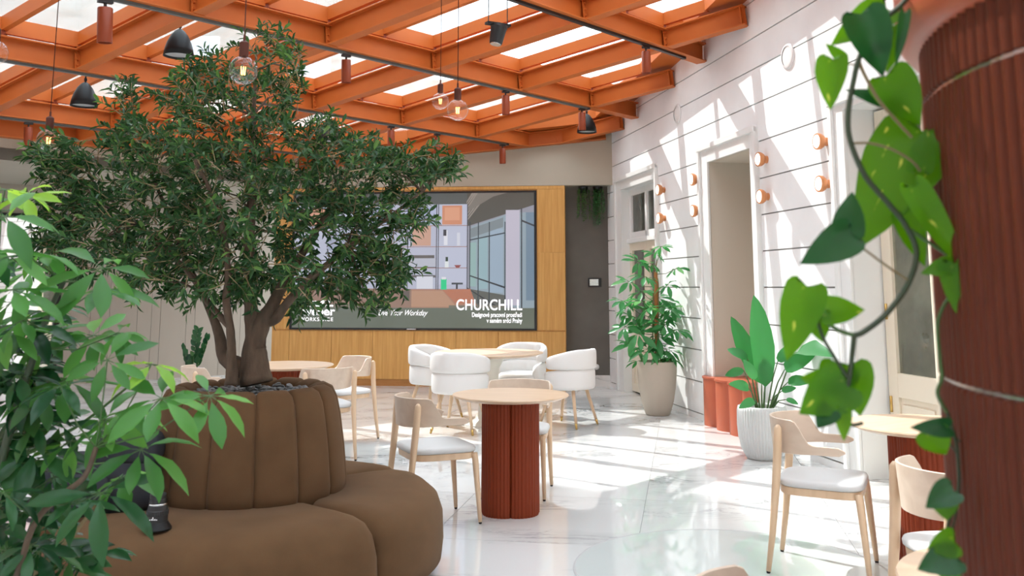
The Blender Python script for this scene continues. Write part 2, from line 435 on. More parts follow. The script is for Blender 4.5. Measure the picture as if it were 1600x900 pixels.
# opening 2: plain deep recess
t1 = empty('trim_1', kind='structure'); t1['label'] = 'tall plain recess with moulded white frame in the middle of the right wall'
opening_frame(1, t1).build('reveal', M['reveal'], t1)
MB().box(3.9, 5.1, -.66, -.60, 0, 2.85, WM).build('back_panel', M['reveal'], t1)
# door 3: cream leaf
d3 = empty('door_2', kind='structure'); d3['label'] = 'cream panelled door with glass behind the hanging vine'
opening_frame(2, d3).build('reveal', M['frame_paint'], d3)
for a0, a1 in ((6.80, 7.515), (7.515, 8.23)):
    b = MB(); leaf_frame(b, a0, a1, .02, 2.84, -.24, .12)
    b.box(a0 + .12, a1 - .12, -.29, -.24, .62, .80, WM); b.box(a0 + .12, a1 - .12, -.275, -.26, .14, .62, WM)
    b.box(a0 + .17, a1 - .17, -.26, -.245, .19, .57, WM); b.box(a0 + .12, a1 - .12, -.29, -.24, 2.14, 2.24, WM)
    lf = b.build('door_leaf', M['cream'], d3, bevel=.004)
    MB().box(a0 + .12, a1 - .12, -.272, -.268, .80, 2.14, WM).box(a0 + .12, a1 - .12, -.272, -.268, 2.24, 2.72, WM).build('glass_pane', M['winglass'], lf)
b = MB()
for z in (.5, 1.2, 2.2): b.tube([wp(6.83, -.235, z), wp(6.83, -.235, z + .12)], .012, 8)
b.build('hinge', M['brass'], d3, smooth=True)
MB().box(6.7, 8.3, -.74, -.70, 0, 2.9, WM).build('back_panel', M['cream'], d3)

# ---- back walls
wb = empty('wall_back', kind='structure')
def bwall(x0, x1, off0, off1, z0, z1):
    b = MB(); vs = []
    for z in (z0, z1):
        for (x, o) in ((x0, off0), (x1, off0), (x1, off1), (x0, off1)): vs.append((x, backy(x) + o, z))
    return b.add(vs, [(0, 3, 2, 1), (4, 5, 6, 7), (0, 1, 5, 4), (1, 2, 6, 5), (2, 3, 7, 6), (3, 0, 4, 7)])
bwall(pc.x - .3, 1.56, 0, .24, 2.95, 4.6).build('bulkhead', M['bulkhead'], wb)
bwall(-3.62, 1.75, .26, .5, 0, 3.0).build('recess_wall', M['darkwall'], wb)
bwall(.80, 1.52, .235, .262, 0, .16).build('skirting_slab', M['skirt'], wb)
# back-left bulkhead follows the roof edge
b = MB()
q0, q1 = node2(-5.5, JB), node2(3.5, JB); nn = Vector((-ID.y, ID.x)) * .25
vs = [(p.x, p.y, z) for z in (2.95, 4.4) for p in (q0, q1, q1 + nn, q0 + nn)]
b.add(vs, [(0, 3, 2, 1), (4, 5, 6, 7), (0, 1, 5, 4), (1, 2, 6, 5), (2, 3, 7, 6), (3, 0, 4, 7)])
b.build('bulkhead', M['bulkhead'], wb)
# soffit of the alcove
MB().add([(-10, 9, 2.951), (pl.x, pl.y, 2.951), (pc.x, pc.y, 2.951), (-3.4, 17, 2.951), (-10, 17, 2.951), (-10, 9, 3.1), (pl.x, pl.y, 3.1), (pc.x, pc.y, 3.1), (-3.4, 17, 3.1), (-10, 17, 3.1)],
         [(0, 1, 2, 3, 4), (9, 8, 7, 6, 5), (0, 5, 6, 1), (1, 6, 7, 2), (2, 7, 8, 3), (3, 8, 9, 4), (4, 9, 5, 0)]).build('alcove_soffit', M['bulkhead'], wb)
# taupe panelled alcove wall: boards with fine joints
wl = empty('wall_alcove', kind='structure')
P0 = Vector((-6.844, 14.05)); TD = Vector((.773, .634)).normalized(); TNn = Vector((TD.y, -TD.x))
TM = Matrix(((TD.x, TNn.x, 0, P0.x), (TD.y, TNn.y, 0, P0.y), (0, 0, 1, 0), (0, 0, 0, 1)))
MB().box(-4, 4.6, -.2, -.012, 0, 2.95, TM).build('wall_core', M['groove'], wl)
x = .10
while x < 4.4:
    wd = random.choice((.14, .14, .22, .30, .42)); MB().box(x + .003, x + wd - .003, -.014, 0, 0, 2.95, TM).build('wall_board', M['taupe'], wl); x += wd
MB().box(-4, .02, -.014, 0, 2.52, 2.95, TM).build('wall_board', M['taupe'], wl)
# mirrored panel with a black frame
mr = empty('mirror_panel', (P0.x, P0.y, 0), 0, 'tall black-framed mirror panel reflecting the white wall at far left', 'mirror')
TL = Matrix.Translation(-Vector((P0.x, P0.y, 0))) @ TM
MB().box(-3.4, 0, -.008, .006, .06, 2.46, TL).build('mirror_glass', M['mirror'], mr)
b = MB(); b.box(0, .075, -.01, .05, 0, 2.52, TL); b.box(-3.45, 0, -.01, .05, 2.46, 2.52, TL); b.box(-3.45, 0, -.01, .05, 0, .06, TL); b.build('frame', M['blackmetal'], mr)
# unseen enclosure that closes the hall
MB().box(XL - .2, XL, YF, 17, 0, 3.35).build('wall_left', M['white_wall'])['kind'] = 'structure'
bpy.data.objects['wall_left']['kind'] = 'structure'
MB().box(XL, 5.6, YF - .2, YF, 0, 4.9).build('wall_front', M['white_wall'])['kind'] = 'structure'

# ---- glazed steel roof
ceil = empty('ceiling', kind='structure')
BH, FW = .21, .115                                # beam height, flange width
def beam_mb(L, plates=True, f=FW):
    b = MB(); b.box(0, L, -.006, .006, .012, BH - .012); b.box(0, L, -f / 2, f / 2, 0, .012); b.box(0, L, -f / 2, f / 2, BH - .012, BH)
    if plates:
        for x0, sg in ((.03, 1), (L - .03, -1)):
            b.box(min(x0, x0 + .012 * sg), max(x0, x0 + .012 * sg), -.052, .052, .012, BH - .012)
            for yy in (-.035, .035):
                for zz in (.045, .105, .165):
                    c = x0 + sg * .02; b.box(c - .009, c + .009, yy - .008, yy + .008, zz - .008, zz + .008)
    return b
_bm = {}
def beam(a, c, name, mt, plates=True, f=FW, dz=0, parent=ceil):
    A, B = onroof(a, dz), onroof(c, dz); L = (B - A).length
    if L < .12: return None
    key = (round(L, 3), name, plates)
    if key not in _bm: _bm[key] = beam_mb(L, plates, f).mesh(name, mt)
    x = (B - A).normalized(); y = Vector((0, 0, 1)).cross(x).normalized(); z = x.cross(y)
    Mx = Matrix(((x.x, y.x, z.x, A.x), (x.y, y.y, z.y, A.y), (x.z, y.z, z.z, A.z), (0, 0, 0, 1)))
    return inst(name, _bm[key], parent, Mx)
def bar(a, c, name, mt, w_, h_, dz, parent=ceil):
    A, B = onroof(a, dz), onroof(c, dz); L = (B - A).length
    if L < .08: return None
    key = (round(L, 3), name, w_, h_)
    if key not in _bm: _bm[key] = MB().box(0, L, -w_ / 2, w_ / 2, 0, h_).mesh(name, mt)
    x = (B - A).normalized(); y = Vector((0, 0, 1)).cross(x).normalized(); z = x.cross(y)
    Mx = Matrix(((x.x, y.x, z.x, A.x), (x.y, y.y, z.y, A.y), (x.z, y.z, z.z, A.z), (0, 0, 0, 1)))
    return inst(name, _bm[key], parent, Mx)
PL = planes(.015); PLG = planes(.30)
JS = [2, 1, 0, -1, -2, -3, -4, -5]
def segline(i0, j0, i1, j1, pls): return clipseg(node2(i0, j0), node2(i1, j1), pls)
for j in JS:
    s = segline(-9, j, 12, j, PL)
    if s: beam(s[0], s[1], 'main_beam', M['orange'], False, .15)
    s = segline(-9, j, 12, j, PLG)
    if s: bar(s[0], s[1], 'glazing_rail', M['orange'], .05, .15, BH + .03)
for i in range(-8, 12):
    for j0, j1 in zip([2.5] + JS, JS + [-6]):
        s = segline(i, j0, i, j1, PL)
        if s: beam(s[0] + (s[1] - s[0]).normalized() * .012, s[1] - (s[1] - s[0]).normalized() * .012, 'cross_beam', M['orange'])
for ii in range(-16, 24):
    i = ii / 2
    for j0, j1 in zip([2.5] + JS, JS + [-6]):
        s = segline(i, j0, i, j1, PLG)
        if s: bar(s[0], s[1], 'glazing_bar', M['orange'], .055, .13, BH + .05)
# stub brackets, rails and panes
stub = MB().box(-.03, .03, -.03, .03, 0, .06).mesh('bracket', M['orange_dk'])
for ii in range(-12, 20):
    for j in JS:
        p = node2(ii / 2, j)
        if all((p - q).dot(n) > .05 for q, n in PLG): inst('bracket', stub, ceil, Matrix.Translation(onroof(p, BH)))
for ii in range(-16, 24):
    for j0, j1 in zip([2.5] + JS, JS + [-6]):
        a, c = ii / 2, ii / 2 + .5
        poly = cliplist([node2(a, j0), node2(a, j1), node2(c, j1), node2(c, j0)], PLG)
        if len(poly) < 3: continue
        n = len(poly); vs = [onroof(p, BH + .18) for p in poly] + [onroof(p, BH + .192) for p in poly]
        MB().add(vs, [tuple(reversed(range(n))), tuple(range(n, 2 * n))] + [(k, (k + 1) % n, n + (k + 1) % n, n + k) for k in range(n)]).build('roof_pane', M['pane'], ceil)
# edge beams and orange soffits along walls
wA, wB = wp(.3, .0, 0), wp(18.4, .0, 0)
def off(v, d): return Vector((v.x, v.y)) + Vector((WN.x, WN.y)) * d
b = MB()
pts = [off(wp(-.1, 0, 0), 0), off(wp(18.6, 0, 0), 0), off(wp(18.6, 0, 0), .34), off(wp(-.1, 0, 0), .34)]
vs = [onroof(p, BH + .06) for p in pts] + [onroof(p, BH + .20) for p in pts]
b.add(vs, [(0, 1, 2, 3), (7, 6, 5, 4), (0, 4, 5, 1), (1, 5, 6, 2), (2, 6, 7, 3), (3, 7, 4, 0)]); b.build('edge_panel', M['orange'], ceil)
s = (Vector((pc.x, backy(pc.x) - .08)), Vector((1.40, backy(1.40) - .08))); beam(s[0], s[1], 'edge_beam', M['orange'], False, .15)
s = (node2(-3, JB - .04), node2(3.3, JB - .04)); beam(s[0], s[1], 'edge_beam', M['orange'], False, .15)
b = MB()
for pts in ([Vector((pc.x, backy(pc.x))), Vector((1.5, backy(1.5))), Vector((1.5, backy(1.5) - .3)), Vector((pc.x, backy(pc.x) - .3))],
            [node2(-3, JB), node2(3.35, JB), node2(3.35, JB - .15), node2(-3, JB - .15)]):
    vs = [onroof(p, BH + .01) for p in pts] + [onroof(p, BH + .2) for p in pts]
    b.add(vs, [(0, 1, 2, 3), (7, 6, 5, 4), (0, 4, 5, 1), (1, 5, 6, 2), (2, 6, 7, 3), (3, 7, 4, 0)])
b.build('edge_panel', M['orange'], ceil)

# ---- buildings outside
def facade_building(name, x0, x1, y0, y1, h, label, face):
    r = empty(name, ((x0 + x1) / 2, (y0 + y1) / 2, 0), 0, label, 'building')
    cx, cy = (x0 + x1) / 2, (y0 + y1) / 2
    MB().box(x0 - cx, x1 - cx, y0 - cy, y1 - cy, 0, h).build('wall', M['facade'], r)
    if face == 'y':
        x = x0 + 1.2
        while x < x1 - 1.5:
            for z in (5.2, 8.7, 12.2):
                if z + 2 > h: continue
                f = MB().box(x - cx - .1, x - cx + 1.2, y0 - cy - .08, y0 - cy, z - .1, z + 2.0).build('window', M['frame_paint'], r)
                MB().box(x - cx, x - cx + .52, y0 - cy - .1, y0 - cy - .07, z, z + 1.9).box(x - cx + .58, x - cx + 1.1, y0 - cy - .1, y0 - cy - .07, z, z + 1.9).build('pane', M['facadewin'], f)
            x += 2.6
    else:
        y = y1 - 2.0
        while y > 9:
            for z in (6.5, 9.8, 13.1, 16.4):
                f = MB().box(x1 - cx, x1 - cx + .08, y - cy - .1, y - cy + 1.2, z - .1, z + 2.0).build('window', M['frame_paint'], r)
                MB().box(x1 - cx + .07, x1 - cx + .1, y - cy, y - cy + .52, z, z + 1.9).box(x1 - cx + .07, x1 - cx + .1, y - cy + .58, y - cy + 1.1, z, z + 1.9).build('pane', M['facadewin'], f)
            y -= 2.7
    MB().box(x0 - cx - .3, x1 - cx + .3, y0 - cy - .3, y1 - cy + .3, h, h + .3).build('cornice', M['frame_paint'], r)
facade_building('apartment_house', -17, -2.5, 21, 30, 12.5, 'ochre rendered house with white windows seen through the back of the glass roof', 'y')
facade_building('sun_blocking_house', -30, -12.5, -12, 19.8, 23, 'tall ochre house added beyond the left side of the glass roof to block sun', 'x')  # added at left, tall and long enough to keep sun off the near floor

# ================================================================== OBJECTS
# ---- oak media wall
mw = empty('media_wall', (-1.4, backy(-1.4), 0), 0, 'honey oak panelled media wall carrying the big screen at the back of the hall', 'cabinet')
MWI = Matrix.Translation(-Vector((-1.4, backy(-1.4), 0)))
BX = Vector((1, -.1, 0)).normalized(); BYv = Vector((.1, 1, 0)).normalized()
BM = Matrix(((BX.x, BYv.x, 0, 0), (BX.y, BYv.y, 0, 13.86), (0, 0, 1, 0), (0, 0, 0, 1)))   # local x along the back wall, y into it
BL = MWI @ BM
def fb(x): return x / BX.x
MB().box(fb(-3.62), fb(.785), .012, .25, 0, 2.945, BL).build('carcass', M['oak'], mw)
sx0, sx1, sz0, sz1 = -3.345, .365, .815, 2.875
pan = [(-3.62, sx0 - .01, .82, 1.95), (-3.62, sx0 - .01, 1.953, 2.895), (sx1 + .01, .785, 1.953, 2.895), (sx1 + .01, .785, .82, 1.95), (-3.62, .785, 2.898, 2.945)]
xs = [-3.62, -3.345, -2.70, -2.075, -1.45, -.83, -.20, .365, .785]
for a, c in zip(xs[:-1], xs[1:]): pan.append((a + .002, c - .002, .10, .80))
for (a, c, z0, z1) in pan: MB().box(fb(a) + .001, fb(c) - .001, -.004, .014, z0, z1, BL).build('panel', M['oak'], mw)
MB().box(fb(-3.6), fb(.77), .0, .02, 0, .095, BL).build('plinth', M['oak_dark'], mw)

# ---- screen with its picture
sc = empty('wall_screen', (-1.49, backy(-1.49), sz0), 0, 'large black-framed wall screen showing an office interior with white lettering', 'screen')
SLc = Matrix.Translation(-Vector((-1.49, backy(-1.49), sz0))) @ BM
x0, x1 = fb(sx0), fb(sx1); t = .035
b = MB(); b.box(x0, x1, -.006, .011, sz0, sz1, SLc)
b.box(x0, x0 + t, -.02, .0, sz0, sz1, SLc); b.box(x1 - t, x1, -.02, .0, sz0, sz1, SLc); b.box(x0 + t, x1 - t, -.02, 0, sz0, sz0 + t * .8, SLc); b.box(x0 + t, x1 - t, -.02, 0, sz1 - t * .8, sz1, SLc)
b.build('bezel', M['black'], sc)
MB().box((x0+x1)/2 - .07, (x0+x1)/2 + .07, -.022, -.019, sz0 + .006, sz0 + .02, SLc).build('badge', M['silver'], sc)
DX0, DX1, DZ0, DZ1 = x0 + t, x1 - t, sz0 + t * .8, sz1 - t * .8
def uv(px, py): return (DX0 + (px - 447) / (835 - 447) * (DX1 - DX0), DZ1 - (py - 298) / (514 - 298) * (DZ1 - DZ0))
pic = MB(); layer = [0]
def poly(pts, col):
    layer[0] += 1; y = -.0064 - layer[0] * .00006
    vs = [SLc @ Vector((uv(px, py)[0], y, uv(px, py)[1])) for px, py in pts]
    pic.add(vs, [tuple(range(len(vs)))], tuple((c / 255) ** 2.2 for c in col))
def rect(xa, ya, xb, yb, col): poly([(xa, ya), (xa, yb), (xb, yb), (xb, ya)], col)
rect(447, 298, 835, 514, (150, 150, 162))
rect(447, 298, 730, 318, (92, 96, 95))
poly([(728, 298), (728, 352), (835, 318), (835, 298)], (88, 86, 80))
for k in range(7): poly([(735 + k * 4, 298), (727, 312 + k * 5), (727, 315 + k * 5), (739 + k * 4, 298)], (150, 142, 134))
poly([(745, 298), (728, 325), (728, 329), (770, 304), (792, 298)], (128, 122, 115))
rect(447, 316, 728, 455, (184, 187, 206))
rect(680, 316, 728, 445, (190, 194, 214))
for (xa, ya, xb, yb, c) in [(455, 322, 500, 350, (205, 150, 125)), (560, 322, 600, 349, (170, 178, 205)), (628, 320, 678, 349, (178, 186, 215)), (640, 351, 670, 383, (203, 160, 140)), (688, 318, 720, 349, (208, 142, 112)), (692, 321, 716, 342, (222, 160, 130)),
                        (635, 398, 676, 403, (105, 100, 98)), (636, 403, 678, 416, (185, 187, 200)), (632, 417, 680, 419, (70, 72, 78)), (640, 430, 678, 434, (100, 98, 98)), (648, 432, 674, 452, (215, 217, 228)), (560, 395, 610, 418, (150, 150, 165)), (500, 360, 545, 390, (160, 165, 185))]: rect(xa, ya, xb, yb, c)
for y in (350, 384, 418, 452): rect(600, y, 728, y + 1.2, (165, 130, 125))
for x in (632, 678.5, 681.5, 728): rect(x, 316, x + 1.4, 453, (75, 78, 88))
rect(691, 358, 697, 382, (225, 226, 235)); rect(712, 362, 717, 383, (212, 214, 226)); rect(690, 357, 695, 367, (70, 70, 78))
rect(693, 408, 699, 418, (225, 230, 232)); rect(694, 401, 698, 408, (60, 75, 65)); poly([(708, 414), (719, 414), (716, 418), (711, 418)], (150, 80, 78))
rect(687, 436, 696, 453, (45, 205, 140)); rect(688, 433, 695, 437, (225, 225, 230)); rect(704, 442, 722, 445, (72, 76, 82)); rect(711, 444, 714, 452, (60, 62, 68))
poly([(735, 352), (735, 452), (800, 480), (835, 490), (835, 330), (800, 330)], (150, 166, 176))
for (xa, xb, ya, yb, c) in [(733, 743, 378, 448, (150, 180, 178)), (747, 761, 370, 452, (152, 180, 188)), (765, 786, 356, 458, (158, 176, 194)), (822, 835, 330, 470, (120, 140, 158))]: rect(xa, ya, xb, yb, c)
poly([(733, 371), (786, 353), (786, 338), (733, 356)], (130, 140, 145))
poly([(733, 452), (790, 462), (790, 514), (760, 514)], (100, 101, 96))
for x in (732, 745.5, 763, 788): rect(x, 345, x + 1.6, 475, (62, 70, 76))
poly([(733, 373), (788, 362), (788, 364), (733, 375)], (62, 70, 76)); poly([(733, 430), (788, 448), (788, 451), (733, 432)], (62, 66, 70))
poly([(728, 449), (775, 478), (775, 481), (728, 451)], (60, 62, 64))
rect(790, 326, 812, 478, (196, 190, 206)); rect(814, 323, 816, 500, (66, 70, 76)); poly([(816, 342), (835, 350), (835, 353), (816, 345)], (66, 70, 76))
poly([(600, 453), (728, 453), (760, 500), (560, 500)], (172, 130, 110)); poly([(638, 455), (690, 455), (712, 480), (640, 480)], (186, 145, 120))
poly([(690, 454), (734, 452), (742, 474), (712, 476)], (185, 120, 95)); poly([(447, 448), (640, 453), (640, 500), (447, 500)], (150, 122, 108))
rect(626, 455, 637, 471, (105, 95, 90)); rect(500, 440, 540, 455, (120, 110, 108)); 
# lower fade: the picture darkens to a green-grey caption band
for k in range(8): rect(447, 474 + k * 3, 835, 477 + k * 3, (160 - k * 8, 140 - k * 4, 125 - k * 3)) if k < 0 else None
rect(447, 482, 835, 514, (106, 112, 100)); rect(447, 476, 600, 482, (125, 118, 106)); rect(700, 478, 790, 482, (120, 116, 104))
me = pic.mesh('picture', None)
ca = me.color_attributes.new('Col', 'FLOAT_COLOR', 'CORNER')
k = 0
for p, c in zip(me.polygons, pic.c):
    for li in p.loop_indices: ca.data[li].color = (*c, 1)
mp_ = bpy.data.materials.new('screen_picture'); mp_.use_nodes = True; nt = mp_.node_tree; bs = nt.nodes['Principled BSDF']
at_ = nt.nodes.new('ShaderNodeAttribute'); at_.attribute_name = 'Col'
nt.links.new(at_.outputs['Color'], bs.inputs['Emission Color']); bs.inputs['Emission Strength'].default_value = .82; bs.inputs['Base Color'].default_value = (.02, .02, .02, 1); bs.inputs['Roughness'].default_value = .15
me.materials.append(mp_); po = inst('picture', me, sc)
M['caption'] = mat('white_caption', (.8, .8, .8), .5, emis=(.85, .85, .88), es=.85)
def text(body, x, z, h, parent, M4, name='lettering', mt=None, align='LEFT', spacing=1, shear=0, extr=.0005, offset=0, width=None, y=-.013):
    cu = bpy.data.curves.new(name, 'FONT'); cu.body = body; cu.size = 1; cu.extrude = 0; cu.align_x = align; cu.space_character = spacing; cu.shear = shear; cu.offset = offset
    o = bpy.data.objects.new(name, cu); COL.objects.link(o)
    dg = bpy.context.evaluated_depsgraph_get(); me = bpy.data.meshes.new_from_object(o.evaluated_get(dg))
    bpy.data.objects.remove(o); 
    xs = [v.co.x for v in me.vertices]; ys = [v.co.y for v in me.vertices]
    H_ = .72 if h > 0 else 1
    sy = abs(h) / H_; sxx = sy if not width else width / (max(xs) - min(xs))
    ox = {'LEFT': min(xs), 'RIGHT': max(xs), 'CENTER': (min(xs) + max(xs)) / 2}[align]
    for v in me.vertices: v.co = M4 @ Vector((x + (v.co.x - ox) * sxx, y, z + v.co.y * sy))
    me.materials.append(mt or M['caption'])
    return inst(name, me, parent)
def tpx(body, px, py, hpx, align='LEFT', wpx=None, **kw):
    kx = (DX1 - DX0) / 388; kz = (DZ1 - DZ0) / 216
    X, Z = uv(px, py); return text(body, X, Z, hpx * kz, sc, SLc, align=align, width=(wpx * kx if wpx else None), **kw)
tpx('CHURCHILL', 816, 485, 17, 'RIGHT', 104, offset=.014, spacing=1.04)
tpx('Designové pracovní prostředí', 816, 496, 7.2, 'RIGHT', 79, offset=.02)
tpx('v samém srdci Prahy', 816, 505, 7.2, 'RIGHT', 56, offset=.02)
tpx('scutt.', 463, 480, 13.5, 'LEFT', 51, offset=.025)
tpx('weber', 463, 494, 13.5, 'LEFT', 54, offset=.025)
tpx('WORKSPACE', 459, 503.5, 6, 'LEFT', 55, spacing=1.2, offset=.01)
tpx('Live Your Workday', 587, 494, 9, 'LEFT', 80, shear=.5)

# ---- recess on the right of the screen wall: control panel, hanging plants, small round cover
c = empty('control_panel', (1.235, backy(1.235) + .255, 1.45), 0, 'small framed control panel on the dark grey wall right of the screen', 'wall panel')
MB().box(-.10, .10, -.012, 0, 0, .13).build('frame', M['black'], c); MB().box(-.075, .055, -.016, -.011, .018, .112).build('display', M['silver'], c)
c = MB().lathe([(.0, 0), (.04, 0), (.042, .012), (.0, .02)], 20, Matrix.Rotation(PI / 2, 4, 'X')).build('round_socket', M['potwhite'], smooth=True)
c.location = (1.245, backy(1.245) + .258, .28); tag(c, 'small white round socket low on the dark grey wall', 'socket')
hp = None
for k, (xx, zz, ln, mtn, lb) in enumerate([(1.07, 2.90, .42, 'olive', 'paler sparse trailing plant hanging high in the dark recess'), (1.29, 2.90, .50, 'potleaf', 'denser bright green trailing plant hanging at the corner of the dark recess')]):
    r = empty('hanging_plant', (xx, 13.90, 2.84), 0, lb, 'plant', 'trailing plants in the dark recess')
    MB().lathe([(.05, 0), (.075, .09), (.08, .1)], 16).build('planter', M['black'], r, smooth=True)
    b = MB(); st = MB()
    for q in range(30 if k else 20):
        a = random.uniform(0, 2 * PI); rr = random.uniform(.02, .10); L_ = ln * random.uniform(.5, 1.05); px, py = rr * math.cos(a), rr * math.sin(a) * .7 - .04
        pts = [(px * .6, py * .6, .09), (px, py, .05), (px * 1.15, py * 1.15, -L_ * .5), (px * 1.25 + random.uniform(-.02, .02), py * 1.2, -L_)]
        st.tube(pts, .0015, 3, False)
        for z in range(int(L_ / .012)):
            f = z * .012 / L_; x_, y_ = px * (1 + .2 * f), py * (1 + .2 * f); zc = .05 - f * (L_ + .05)
            d = Vector((random.uniform(-1, 1), random.uniform(-1, 1), random.uniform(-.6, .3))).normalized() * .026; s_ = Vector((-d.y, d.x, 0)) * .6
            p = Vector((x_, y_, zc)); b.add([p, p + d * .5 + s_, p + d, p + d * .5 - s_], [(0, 1, 2, 3)])
    st.build('trailing_stems', M['greenstem'], r)['kind'] = 'stuff'
    b.build('foliage', M['potleaf' if k else 'schef'], r)['kind'] = 'stuff'

# ---- wall lamps and wall discs
def lamp():
    r = empty('wall_lamp', (0, 0, 0)); RX = Matrix.Rotation(PI / 2, 4, 'Y')
    MB().lathe([(.0, 0), (.036, 0), (.036, .030), (.038, .034)], 24, RX).build('mount', M['copper'], r, smooth=True, auto=40)
    MB().lathe([(.038, .030), (.052, .038), (.066, .060), (.070, .085), (.066, .094), (.058, .094), (.058, .088)], 32, RX, cap1=False).build('shade', M['copper'], r, smooth=True, auto=50)
    MB().lathe([(.0585, .086), (.054, .096), (.03, .100), (.0, .101)], 32, RX, cap0=False).build('diffuser', M['lampface'], r, smooth=True)
    return r
lp = lamp(); used = [False]; nrm = math.atan2(WN.y, WN.x)
for a, up, lo in ((2.53, 'upper copper wall lamp just right of the far glazed door', 'lower copper wall lamp just right of the far glazed door'),
                  (3.67, 'upper copper wall lamp just left of the tall plain recess', 'lower copper wall lamp just left of the tall plain recess'),
                  (5.37, 'upper copper wall lamp just right of the tall plain recess', 'lower copper wall lamp just right of the tall plain recess'),
                  (6.48, 'upper copper wall lamp nearest the cream door and vine', 'lower copper wall lamp nearest the cream door and vine')):
    place(lp, used, wp(a, 0, 2.643), nrm, up, 'copper wall lamps on the white wall')
    place(lp, used, wp(a, 0, 2.290), nrm, lo, 'copper wall lamps on the white wall')
def wdisc():
    r = empty('wall_speaker'); RX = Matrix.Rotation(PI / 2, 4, 'Y')
    MB().lathe([(.0, 0), (.115, 0), (.118, .012), (.108, .020), (.092, .020)], 40, RX, cap1=False).build('rim', M['potwhite'], r, smooth=True, auto=40)
    MB().lathe([(.093, .014), (.05, .017), (.0, .018)], 40, RX, cap0=False).build('grille', M['frame_paint'], r, smooth=True)
    return r
wd_ = wdisc(); used = [False]
place(wd_, used, wp(5.88, 0, 3.52), nrm, 'white round wall disc nearer the camera, above the four right lamps', 'round discs high on the white wall')
place(wd_, used, wp(3.06, 0, 3.51), nrm, 'white round wall disc farther away, close to the orange beam ends', 'round discs high on the white wall')

# ---- tables
def clover_table(name, rt, H_=.75, pr=.175):
    r = empty(name)
    MB().lathe([(.0, H_ - .028), (rt - .05, H_ - .028), (rt - .004, H_ - .010), (rt, H_ - .006), (rt - .003, H_), (0, H_)], 72).build('table_top', M['top'], r, smooth=True, auto=25)
    n = 320
    def mod(a, z):
        lobe = abs(math.cos(1.5 * (a + .524))) ** .55
        return (.80 + .22 * lobe) * (1 + .030 * abs(math.sin(a * 24)))
    MB().lathe([(pr * .97, .0), (pr * .97, .012), (pr, .013), (pr, H_ - .028)], n, None, mod).build('pedestal', M['terra'], r, smooth=True, auto=60)
    return r
ft = clover_table('round_table', .385, pr=.185); used = [False]
place(ft, used, (-.01, 6.28, 0), 0, 'round pale-wood table on ribbed terracotta pedestal in the middle foreground', 'round tables on ribbed terracotta pedestals')
place(ft, used, (2.13, 4.93, 0), .6, 'round terracotta-pedestal table at right behind the hanging vine', 'round tables on ribbed terracotta pedestals')
place(ft, used, (1.32, 2.31, 0), .2, 'round pale-wood table cut by the bottom edge beside the ribbed column', 'round tables on ribbed terracotta pedestals')
lt = place(ft, used, (-2.07, 8.62, 0), 1.0, 'round terracotta-pedestal table half hidden behind the brown planter seat', 'round tables on ribbed terracotta pedestals'); lt.scale = (1.15, 1.15, 1)
bt = empty('pedestal_table', (-.25, 10.26, 0), 0, 'larger round table with cream trumpet pedestal among white armchairs', 'table')
MB().lathe([(.0, .715), (.52, .715), (.585, .738), (.59, .744), (.585, .75), (0, .75)], 72).build('table_top', M['top'], bt, smooth=True, auto=25)
MB().lathe([(.30, 0), (.30, .008), (.27, .014), (.15, .05), (.115, .12), (.10, .25), (.10, .45), (.115, .58), (.16, .67), (.25, .714)], 48).build('pedestal', M['whitemetal'], bt, smooth=True)

